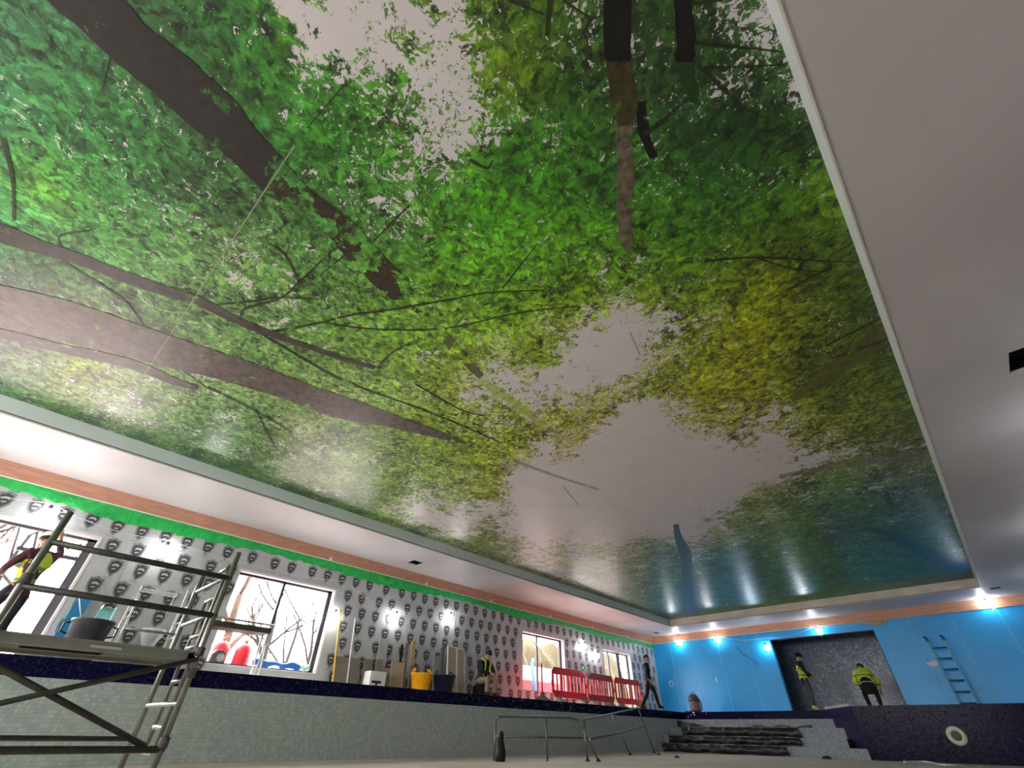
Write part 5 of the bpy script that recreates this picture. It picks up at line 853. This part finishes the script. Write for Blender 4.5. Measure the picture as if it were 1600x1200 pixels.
# cable ring and filler patches on the blue wall
rg = MB().tube([(-11.0 + .1 * math.cos(a), YW - .02, 2.30 + .1 * math.sin(a)) for a in [k * PI / 8 for k in range(17)]], .015, 8).build('cable_ring', M['white_plastic']); tag(rg, 'white ring of cable hanging on the blue wall near the corner', 'ring')
tag(MB().prism([(-1.62, 2.52), (-1.28, 2.56), (-1.27, 2.47), (-1.42, 2.38)], YW - .004, YW, 'y').build('filler_patch', M['sack']), 'pale torn paper patch on the blue wall left of the ladder', 'patch')
tag(MB().prism([(-8.95, 2.46), (-8.85, 2.44), (-8.87, 2.26), (-8.96, 2.28)], YW - .004, YW, 'y').build('filler_patch', mat('pale_cyan_patch', rgb(120, 220, 250), .5)), 'small pale cyan patch on the blue wall above the vacuum', 'patch')
tag(MB().tube([(x, YW - .022, z) for x, z in ((-7.75, 3.5), (-7.6, 3.35), (-7.55, 3.2), (-7.35, 3.1), (-7.1, 2.9), (-7.0, 2.8))], .014, 6).build('loose_cable', mat('blue_grey_cable', rgb(40, 100, 140), .5)), 'loose dark blue cable hanging on the blue wall left of the doorway', 'cable')
wb = MB().box((-2.78, YW - .06, 3.80), (-2.1, YW, 3.88)).box((-2.5, YW - .05, 3.74), (-2.3, YW, 3.92)).build('timber_offcut', M['tan_wood']); tag(wb, 'short timber block fixed above the right corner of the doorway', 'timber')
# ladder leaning on the blue wall
ld = thing('ladder', 'pale blue grey ladder leaning on the blue wall right of the doorway', 'ladder', (-1.0, YW - .28, DK)); ld.rotation_euler = (.145, -.0, 0)
lm = mat('blue_grey_ladder', rgb(96, 148, 176), .5, .2); ldk = mat('dark_blue_rung', rgb(24, 76, 108), .5)
for sx in (-.22, .22): MB().box((sx - .025, -.035, 0), (sx + .025, .035, 1.9)).build('stile', lm, ld)
for k in range(6): MB().tube([(-.22, 0, .18 + k * .3), (.22, 0, .18 + k * .3)], .022, 8).build('rung', ldk, ld)
for sx in (-.22, .22): MB().tube([(sx, 0, 1.86), (sx, .03, 1.98), (sx - .05, .06, 2.02)], .04, 8).build('top_hook', ldk, ld)
# cast ring of the pool light niche
ri = thing('light_niche', 'round pale pool light niche in the navy mosaic block', 'light niche', (-1.39, YS, .545))
Mx = Matrix.Rotation(PI / 2, 4, 'X')
MB().lathe([(.10, -.02), (.10, .03), (.125, .045), (.185, .04), (.2, .02), (.205, 0)], M=Mx, n=32).build('flange', mat('pale_cast_ring', rgb(206, 204, 186), .5, 0, .08, 30), ri)
MB().lathe([(.10, .0), (.10, .012), (.08, .02), (.03, .022)], M=Mx, n=24).build('niche_cap', mat('brown_grey_cap', rgb(92, 88, 74), .6, 0, .3, 30), ri)
for x in (.42, .64): tag(MB().lathe([(.03, 0), (.045, .01), (.03, .02)], M=Matrix.Translation((x, YS, 1.08)) @ Mx).build('wall_nozzle', M['grey_plastic']), '%s of the two small grey nozzles near the top of the navy block' % ('left' if x < .5 else 'right'), 'nozzle')
# dark sheets draped over the step risers
def drape(name, lb, x0, x1, yf, z0, z1, seed):
    rnd = random.Random(seed); ph = [rnd.uniform(0, 6) for _ in range(6)]
    def fn(u, v):
        x = x0 + (x1 - x0) * u; w_ = .018 * math.sin(x * 3.1 + ph[0] + v * 2) + .014 * math.sin(x * 7.3 + ph[1] - v * 3) + .012 * math.sin(x * 17 + ph[2] + v * 5)
        if v < .35: return (x, yf + .42 * (1 - v / .35) - .02, z1 + .012 + abs(w_) * .5)
        q = (v - .35) / .65; return (x + .03 * math.sin(q * 4 + ph[3]), yf - .03 - abs(w_) - .05 * math.sin(q * PI) - .03 * q, z1 + .012 - (z1 - z0 - .0) * q * (1 - .05 * (1 + math.sin(x * 5 + ph[4]))) )
    o = MB().grid(110, 16, fn).build(name, M['sheet']); return tag(o, lb, 'sheet')
drape('polythene_sheet', 'crumpled dark polythene sheet over the lowest pool step', -9.65, -5.55, 18.30, .0, .235, 3)
drape('polythene_sheet', 'dark polythene sheet over the second pool step', -9.6, -5.25, 18.78, .235, .445, 5)
drape('polythene_sheet', 'dark polythene sheet over the third pool step', -9.3, -5.35, 19.32, .445, .705, 8)
tag(MB().grid(20, 6, lambda u, v: (-9.75 + u * 1.1, 19.84 - .03 * math.sin(u * 9), .72 + .2 * v * (1 - u * .8))).build('polythene_scrap', M['sheet']), 'torn dark scrap of sheet in the left corner of the top step', 'sheet')
tag(MB().grid(40, 4, lambda u, v: (-7.0 + u * 1.9, 19.86 - .02 * math.sin(u * 29), .715 + .05 * v * (1 + .5 * math.sin(u * 15)))).build('polythene_scrap', M['sheet']), 'thin dark strip of sheet lying along the top step', 'sheet')
# pool hand railings resting against the left pool wall
def railing(name, lb, org, members, mt=None, feet=()):
    t = thing(name, lb, 'railing', org); O = Vector(org)
    for nm, pts in members: MB().tube([Vector(p) - O for p in pts], .021, 10).build(nm, M['chrome'], t)
    for p in feet: MB().lathe([(.05, 0), (.05, .012), (.03, .03), (.025, .05)], c=Vector(p) - O).build('foot', M['black'], t)
railing('pool_railing', 'straight grey tubular railing standing on the pool floor, left of the two railings', (-8.07, 8.21, 0),
        [('top_rail', [(-8.07, 8.21, .66), (-8.05, 8.3, .71), (-7.49, 9.14, .72), (-7.28, 9.8, .72), (-7.24, 10.0, .68)]), ('post', [(-8.07, 8.2, .0), (-8.07, 8.21, .66)]), ('post', [(-7.49, 9.16, .72), (-7.5, 9.18, 0)]), ('post', [(-7.25, 9.97, .7), (-6.87, 10.1, .01)]), ('mid_rail', [(-8.07, 8.21, .39), (-7.5, 9.17, .38), (-7.15, 9.98, .38)])],
        feet=[(-6.87, 10.1, 0)])
railing('pool_railing', 'tilted grey tubular railing propped against the steps, right of the two railings', (-8.56, 14.2, 0),
        [('top_rail', [(-7.07, 9.95, .66), (-7.1, 10.05, .70), (-9.05, 14.2, .94), (-9.56, 16.7, 1.18)]), ('post', [(-7.07, 9.95, .68), (-7.04, 9.95, .01)]), ('post', [(-9.05, 14.2, .94), (-8.56, 14.2, .01)]), ('post', [(-9.57, 16.75, 1.17), (-9.22, 16.8, .03)]), ('mid_rail', [(-6.98, 10.0, .36), (-8.79, 14.2, .5), (-9.4, 16.8, .72)])],
        feet=[(-7.04, 9.95, 0), (-8.56, 14.2, 0), (-9.22, 16.8, 0)])
bg_ = MB().tube([(0, 0, 0), (.0, 0, .02), (.02, .02, .15), (-.01, 0, .32), (.0, .02, .42), (0, 0, .46)], [.09, .10, .075, .065, .05, .03], 12).build('cloth_cover', M['black_cloth']); bg_.location = (-7.85, 8.15, .0); tag(bg_, 'black cloth cover pulled over the left post of the straight railing', 'cover')
# debris on the pool floor
for k, (x, y, s_, lb) in enumerate(((-8.2, 15.2, .04, 'small dark lump on the pool floor left of the lowest sheet'), (-7.0, 13.9, .05, 'dark lump on the pool floor in front of the lowest sheet'), (-4.4, 17.6, .09, 'black scrap on the floor at the foot of the bare mosaic step'))):
    d = MB().lathe([(s_, 0), (s_ * 1.1, s_ * .2), (s_ * .7, s_ * .7), (s_ * .2, s_ * .8)], ex=1.4, n=9).build('debris', M['black']); d.location = (x, y, .001); tag(d, lb, 'debris')
hs = MB().tube([(.3 + .5 * u, 11.3 - .9 * math.sin(u * 2.5), .03) for u in [k / 10 for k in range(-12, 11)]], .02, 8).build('hose', M['cage']); hs.location = (-2.2, 5.2, 0); tag(hs, 'pale hose lying on the pool floor by the navy block', 'hose')

# ---------------------------------------------------------------- people
def skin_mesh(name, nodes, edges, matl, parent, root=0, sub=2, matfn=None):
    """one continuous surface grown around connected joints"""
    me = bpy.data.meshes.new(name); ids = {k: i for i, k in enumerate(nodes)}
    me.from_pydata([tuple(nodes[k][0]) for k in nodes], [(ids[a], ids[b]) for a, b in edges], []); me.update(); me.materials.append(matl)
    o = bpy.data.objects.new(name, me); COL.objects.link(o); o.parent = parent
    md = o.modifiers.new('skin', 'SKIN'); md.use_smooth_shade = True
    sv = me.skin_vertices[0].data
    for i, k in enumerate(nodes):
        r = nodes[k][1]; sv[i].radius = r if isinstance(r, tuple) else (r, r); sv[i].use_root = (i == root)
    sb = o.modifiers.new('subdivision', 'SUBSURF'); sb.levels = sub; sb.render_levels = sub
    return o
def hand(nodes, edges, pre, wrist, elbow, up, curl=.5, side=1):
    """palm, four unequal fingers and a thumb from the side of the palm"""
    d = (wrist - elbow).normalized(); s_ = d.cross(up).normalized() * side; n_ = s_.cross(d).normalized()
    palm = wrist + d * .075; nodes[pre + 'palm'] = (palm, (.036, .02)); edges.append((pre + 'wrist', pre + 'palm'))
    for k, (off, L) in enumerate(((-.030, .072), (-.010, .082), (.011, .077), (.031, .060))):
        a = palm + d * .03 + s_ * off; b = a + d * L * .45 + n_ * (-curl * .02); c = b + (d * (1 - curl * .6) - n_ * curl).normalized() * L * .5
        nodes[pre + 'f%da' % k] = (a, .0095); nodes[pre + 'f%db' % k] = (b, .0085); nodes[pre + 'f%dc' % k] = (c, .007)
        edges += [(pre + 'palm', pre + 'f%da' % k), (pre + 'f%da' % k, pre + 'f%db' % k), (pre + 'f%db' % k, pre + 'f%dc' % k)]
    a = wrist + d * .04 - s_ * .035; b = a + (d * .7 - s_ * .6).normalized() * .04; c = b + (d * .9 - n_ * .3).normalized() * .03
    nodes[pre + 'ta'] = (a, .011); nodes[pre + 'tb'] = (b, .010); nodes[pre + 'tc'] = (c, .008)
    edges += [(pre + 'wrist', pre + 'ta'), (pre + 'ta', pre + 'tb'), (pre + 'tb', pre + 'tc')]
def person(label, loc, rz, J, top, trousers, shoes, vest=None, headwear=None, hood=None, long_coat=False, group=None):
    """J: joints in metres; +y is the way the person faces, +x their right"""
    t = thing('person', label, 'person', loc, rz, group); V = {k: Vector(v) for k, v in J.items()}
    N, E = {}, []
    N['pelvis'] = (V['pelvis'], (.095, .075)); N['waist'] = (V['waist'], (.09, .065)); N['chest'] = (V['chest'], (.10, .072)); N['neckb'] = (V['neck'], (.052, .052))
    hd = (V['head'] - V['neck']).normalized()
    N['neck'] = (V['neck'] + hd * .05, .052); N['jaw'] = (V['head'] - hd * .06, (.062, .072)); N['head'] = (V['head'] + hd * .0, (.076, .092)); N['crown'] = (V['head'] + hd * .085, (.062, .075))
    E += [('pelvis', 'waist'), ('waist', 'chest'), ('chest', 'neckb'), ('neckb', 'neck'), ('neck', 'jaw'), ('jaw', 'head'), ('head', 'crown')]
    for s_ in ('r', 'l'):
        N[s_ + 'sh'] = (V[s_ + 'sh'], .045); N[s_ + 'el'] = (V[s_ + 'el'], .042); N[s_ + 'wrist'] = (V[s_ + 'wr'], .028)
        N[s_ + 'hip'] = (V[s_ + 'hip'], .07); N[s_ + 'kn'] = (V[s_ + 'kn'], .048); N[s_ + 'an'] = (V[s_ + 'an'], .038); N[s_ + 'toe'] = (V[s_ + 'toe'], (.042, .026))
        m = V[s_ + 'kn'] * .62 + V[s_ + 'an'] * .38; N[s_ + 'calf'] = (m, .046)
        E += [('chest', s_ + 'sh'), (s_ + 'sh', s_ + 'el'), (s_ + 'el', s_ + 'wrist'), ('pelvis', s_ + 'hip'), (s_ + 'hip', s_ + 'kn'), (s_ + 'kn', s_ + 'calf'), (s_ + 'calf', s_ + 'an'), (s_ + 'an', s_ + 'toe')]
        hand(N, E, s_, V[s_ + 'wr'], V[s_ + 'el'], Vector((0, 1, .3)), .5, 1 if s_ == 'r' else -1)
    skin_mesh('body', N, E, M['skin'], t)
    # face: nose, eyes, brows, mouth, ears on the front of the head
    fw = V['face'].normalized() if 'face' in V else Vector((0, 1, 0)); fw = (fw - hd * fw.dot(hd)).normalized(); rt = fw.cross(hd).normalized(); H = V['head']
    MB().tube([H + fw * .082 + hd * .02, H + fw * .108 - hd * .012, H + fw * .088 - hd * .022], [.008, .014, .010], 8).build('nose', M['skin'], t)
    MB().tube([H + fw * .088 - hd * .048 - rt * .024, H + fw * .094 - hd * .05, H + fw * .088 - hd * .048 + rt * .024], .006, 6).build('mouth', mat('lips', rgb(140, 84, 76)), t)
    for q in (-1, 1):
        c = H + fw * .078 + rt * (.032 * q) + hd * .012
        MB().lathe([(.001, -.011), (.009, -.006), (.011, 0), (.009, .006), (.001, .011)], c=c, n=10).build('eye', M['white_plastic'], t)
        MB().lathe([(.001, -.005), (.005, 0), (.001, .005)], c=c + fw * .008, n=8).build('pupil', M['black'], t)
        MB().tube([c + fw * .008 + hd * .02 - rt * .016, c + fw * .012 + hd * .024, c + fw * .008 + hd * .02 + rt * .016], .005, 6).build('eyebrow', M['hair'], t)
        MB().lathe([(.004, -.03), (.014, -.015), (.017, .01), (.008, .03)], c=H + rt * (.08 * q) - hd * .01, n=10, ex=.6, ey=1.1).build('ear', M['skin'], t)
    # hair cap
    hr = MB(); u0 = rt; 
    def hf(u, v):
        a = u * 2 * PI; b = v * PI * .58; r_ = (rt * math.cos(a) * .086 + fw * (math.sin(a) * .102 - .006)) * math.sin(b) + hd * (.118 * math.cos(b) + .014)
        if math.sin(a) > .3: r_ += hd * .03 * v
        return H + r_
    hr.grid(20, 10, hf).build('hair', M['hair'], t)
    if headwear:
        hw = MB(); bk = headwear[1]
        def hf2(u, v):
            a = u * 2 * PI; b = v * PI * .5; return H + (rt * math.cos(a) * .105 + fw * (math.sin(a) * .122)) * math.sin(b) + hd * (.115 * math.cos(b) + .04)
        hw.grid(20, 8, hf2)
        hw.grid(10, 2, lambda u, v: H + hd * (.04 - .012 * v) + rt * (.10 * math.cos(PI * u)) + fw * ((.10 + .07 * v) * math.sin(PI * u) + .01))
        hw.build(headwear[0], bk, t)
    def lerp(a, b, f): return a * (1 - f) + b * f
    # top garment follows torso and sleeves
    C, F = {}, []
    hem = lerp(V['waist'], V['pelvis'], 1.0 if not long_coat else .3)
    k = 1.4 if long_coat else 1.0
    C['hem'] = (hem + (V['pelvis'] - V['waist']).normalized() * (.0 if long_coat else .02), (.145 * k, .12 * k)); C['waist'] = (V['waist'], (.142 * k, .112 * k)); C['chest'] = (V['chest'], (.17 * k, .13 * k)); C['collar'] = (V['neck'] - hd * .0, (.078, .074)); C['collar2'] = (V['neck'] + hd * .03, (.066, .064))
    C['hem2'] = (C['hem'][0] + (V['pelvis'] - V['waist']).normalized() * (.06 if long_coat else .09), (.15 * k, .125 * k)); C['upper'] = ((V['chest'] * .55 + V['neck'] * .45), (.14 * k, .115 * k))
    F += [('hem2', 'hem'), ('hem', 'waist'), ('waist', 'chest'), ('chest', 'upper'), ('upper', 'collar'), ('collar', 'collar2')]
    for s_ in ('r', 'l'):
        C[s_ + 'sh'] = (V[s_ + 'sh'], .076 * (1.1 if long_coat else 1)); C[s_ + 'el'] = (V[s_ + 'el'], .058 * k); C[s_ + 'cuff'] = (lerp(V[s_ + 'el'], V[s_ + 'wr'], .93), .042 * k)
        F += [('chest', s_ + 'sh'), (s_ + 'sh', s_ + 'el'), (s_ + 'el', s_ + 'cuff')]
    skin_mesh('jacket' if long_coat else 'top', C, F, top, t)
    # trousers
    T, G_ = {'seat': (V['pelvis'], (.145, .122))}, []
    T['band'] = (lerp(V['pelvis'], V['waist'], .45), (.132, .105)); G_.append(('seat', 'band'))
    for s_ in ('r', 'l'):
        T[s_ + 'hip'] = (V[s_ + 'hip'], .103); T[s_ + 'th'] = (lerp(V[s_ + 'hip'], V[s_ + 'kn'], .5), .088); T[s_ + 'kn'] = (V[s_ + 'kn'], .073); T[s_ + 'cf'] = (lerp(V[s_ + 'kn'], V[s_ + 'an'], .45), .068); T[s_ + 'hm'] = (lerp(V[s_ + 'kn'], V[s_ + 'an'], .95), .06)
        G_ += [('seat', s_ + 'hip'), (s_ + 'hip', s_ + 'th'), (s_ + 'th', s_ + 'kn'), (s_ + 'kn', s_ + 'cf'), (s_ + 'cf', s_ + 'hm')]
        a, b = V[s_ + 'an'], V[s_ + 'toe']; heel = a - (b - a).normalized() * .05; heel.z = min(a.z, b.z + .01)
        skin_mesh('boot', {'top': (a + Vector((0, 0, .07)), .052), 'ank': (a, .052), 'mid': (lerp(a, b, .55) + Vector((0, 0, .005)), (.05, .04)), 'toe': (b, (.05, .034)), 'heel': (heel, (.045, .04))}, [('top', 'ank'), ('ank', 'mid'), ('mid', 'toe'), ('ank', 'heel')], shoes[0 if s_ == 'r' else 1], t, 1)
    skin_mesh('trousers', T, G_, trousers, t)
    if vest:
        Q = {'hem': (V['waist'] + (V['pelvis'] - V['waist']) * .85, (.16, .132)), 'waist': (V['waist'], (.155, .124)), 'chest': (V['chest'], (.182, .142)), 'yoke': (lerp(V['chest'], V['neck'], .75), (.15, .115))}
        Q['mid'] = ((V['waist'] + V['chest']) / 2, (.172, .136)); R_ = [('hem', 'waist'), ('waist', 'mid'), ('mid', 'chest'), ('chest', 'yoke')]
        for s_ in ('r', 'l'): Q[s_ + 's'] = (lerp(V['chest'], V[s_ + 'sh'], .8), .088); R_.append(('chest', s_ + 's'))
        skin_mesh('hi_vis_vest', Q, R_, vest, t, 1)
    if hood:
        skin_mesh('hood', {'a': (V['neck'] - fw * .05 + hd * .0, .065), 'b': (V['neck'] - fw * .02 + hd * .05, .07), 'c': (V['neck'] + fw * .03 - hd * .02, .06)}, [('a', 'b'), ('b', 'c')], hood, t, 1)
    return t
def stand(**kw):
    J = dict(pelvis=(0, 0, .95), waist=(0, 0, 1.12), chest=(0, 0, 1.34), neck=(0, 0, 1.50), head=(0, .02, 1.66), rsh=(.19, 0, 1.43), lsh=(-.19, 0, 1.43), rel=(.25, -.02, 1.14), lel=(-.25, -.02, 1.14), rwr=(.26, .08, .90), lwr=(-.26, .08, .90),
             rhip=(.1, 0, .90), lhip=(-.1, 0, .90), rkn=(.11, .02, .50), lkn=(-.11, .02, .50), ran=(.11, -.02, .09), lan=(-.11, -.02, .09), rtoe=(.12, .14, .035), ltoe=(-.12, .14, .035), face=(0, 1, 0))
    J.update(kw); return J
BT = (M['boot'], M['boot'])
# 1 man at the large opening, arm raised, stepping
person('worker in hi-vis vest and white hard hat before the large left opening, arm raised', (-10.75, .12, DK), PI / 2 + .5,
       stand(chest=(0, .05, 1.36), neck=(0, .08, 1.52), head=(0, .12, 1.68), rel=(.33, .15, 1.55), rwr=(.26, .26, 1.80), rsh=(.2, .04, 1.46), lel=(-.28, .12, 1.18), lwr=(-.2, .32, 1.1), lkn=(-.12, .22, .55), lan=(-.12, .10, .16), ltoe=(-.13, .26, .12)),
       M['maroon_cloth'], M['dark_cloth'], (M['boot'], M['boot']), M['hivis'], ('hard_hat', M['helmet']))
bx = MB().box((-.16, -.2, 0), (.16, .2, .09)).build('step_block', M['grey_plastic'], bevel=.006); bx.location = (-10.55, .02, DK); bx.rotation_euler = (0, 0, .5); tag(bx, 'low grey block under the raised foot of the worker at the large opening', 'block')
# 2 man sitting among the leaning panels, hands together
person('seated worker in dark shirt with yellow striped vest, hands together by the leaning panels', (-11.0, 10.66, DK), -PI / 2,
       stand(pelvis=(0, -.12, .42), waist=(0, -.10, .58), chest=(0, .0, .80), neck=(0, .07, .93), head=(0, .14, 1.06), rsh=(.19, .02, .87), lsh=(-.19, .02, .87), rel=(.25, .16, .62), lel=(-.25, .16, .62), rwr=(.05, .33, .56), lwr=(-.05, .33, .56),
             rhip=(.11, -.08, .42), lhip=(-.11, -.08, .42), rkn=(.16, .30, .44), lkn=(-.16, .30, .44), ran=(.15, .28, .09), lan=(-.15, .28, .09), rtoe=(.17, .42, .035), ltoe=(-.17, .42, .035), face=(0, 1, -.6)),
       M['dark_cloth'], M['tan_cloth'], BT, mat('dark_vest_with_lime_edges', rgb(40, 42, 40), .8))
# lime braces of his vest are part of what he wears
sd = [o for o in bpy.data.objects if o.name.startswith('person') and 'seated' in o.get('label', '')][0]
for q in (-1, 1): MB().tube([(q * .11, -.12, .93), (q * .12, .02, .965), (q * .11, .15, .88), (q * .09, .13, .72), (q * .1, .06, .54)], .022, 8).build('lime_brace', M['hivis'], sd)
st_ = MB().box((-.17, -.17, 0), (.17, .17, .30)).build('upturned_crate', M['black'], bevel=.01); st_.location = (-11.12, 10.66, DK); tag(st_, 'black crate the seated worker sits on', 'crate')
# 3 man in dark clothes walking at the corner
person('man in dark clothes with grey hood striding along the deck at the far corner', (-10.1, 18.75, DK), -.9,
       stand(pelvis=(0, 0, .96), rkn=(.12, .16, .52), ran=(.14, .24, .12), rtoe=(.15, .40, .05), lkn=(-.12, -.10, .50), lan=(-.14, -.36, .13), ltoe=(-.14, -.22, .05), head=(-.01, .05, 1.68), rel=(.25, -.06, 1.16), rwr=(.23, .02, .92), lel=(-.25, .04, 1.16), lwr=(-.22, .18, .98), face=(.3, 1, -.1)),
       M['black_cloth'], M['black_cloth'], BT, hood=M['grey_hood'])
# 4 worker by the doorway
person('worker in yellow hi-vis vest and cap standing in front of the dark doorway', (-5.12, 20.95, DK), -PI / 2 + .45,
       {k: tuple(c * .95 for c in v) for k, v in stand(head=(0, .06, 1.66), neck=(0, .02, 1.5), lel=(-.24, .10, 1.17), lwr=(-.15, .28, 1.02), rel=(.24, .08, 1.16), rwr=(.16, .26, 1.02), rkn=(.11, .06, .5), lkn=(-.11, .0, .5)).items()},
       M['dark_cloth'], M['grey_cloth'], (M['boot_lime'], M['boot']), M['hivis'], ('cap', M['black_cloth']))
# 5 worker bending forward in a big hi-vis jacket
person('worker in large yellow hi-vis jacket bending away on the navy block', (-3.28, 20.9, DK), .2,
       stand(pelvis=(0, -.16, .64), waist=(0, -.08, .80), chest=(0, .12, .98), neck=(.02, .26, 1.10), head=(.03, .38, 1.17), rsh=(.22, .16, 1.02), lsh=(-.20, .16, 1.02), rel=(.34, .20, .76), lel=(-.28, .3, .80), rwr=(.32, .36, .54), lwr=(-.18, .48, .62),
             rhip=(.11, -.14, .60), lhip=(-.11, -.14, .60), rkn=(.17, .10, .40), lkn=(-.17, .10, .40), ran=(.15, -.08, .09), lan=(-.15, -.08, .09), rtoe=(.17, .08, .035), ltoe=(-.17, .08, .035), face=(0, 1, -.8)),
       M['hivis_jacket'], M['black_cloth'], BT, None, ('cap', M['black_cloth']), long_coat=True)
pj = [o for o in bpy.data.objects if o.name.startswith('person') and 'bending' in o.get('label', '')][0]
MB().tube([(0, -.08, .78), (0, -.13, .70), (0, -.18, .58), (0, -.20, .44)], [.17, .225, .24, .23], 20).build('dark_jacket_hem', M['black_cloth'], pj)
MB().tube([(0, -.155, .655), (0, -.165, .63)], [.238, .243], 20, caps=False).build('reflective_band', M['reflect'], pj)
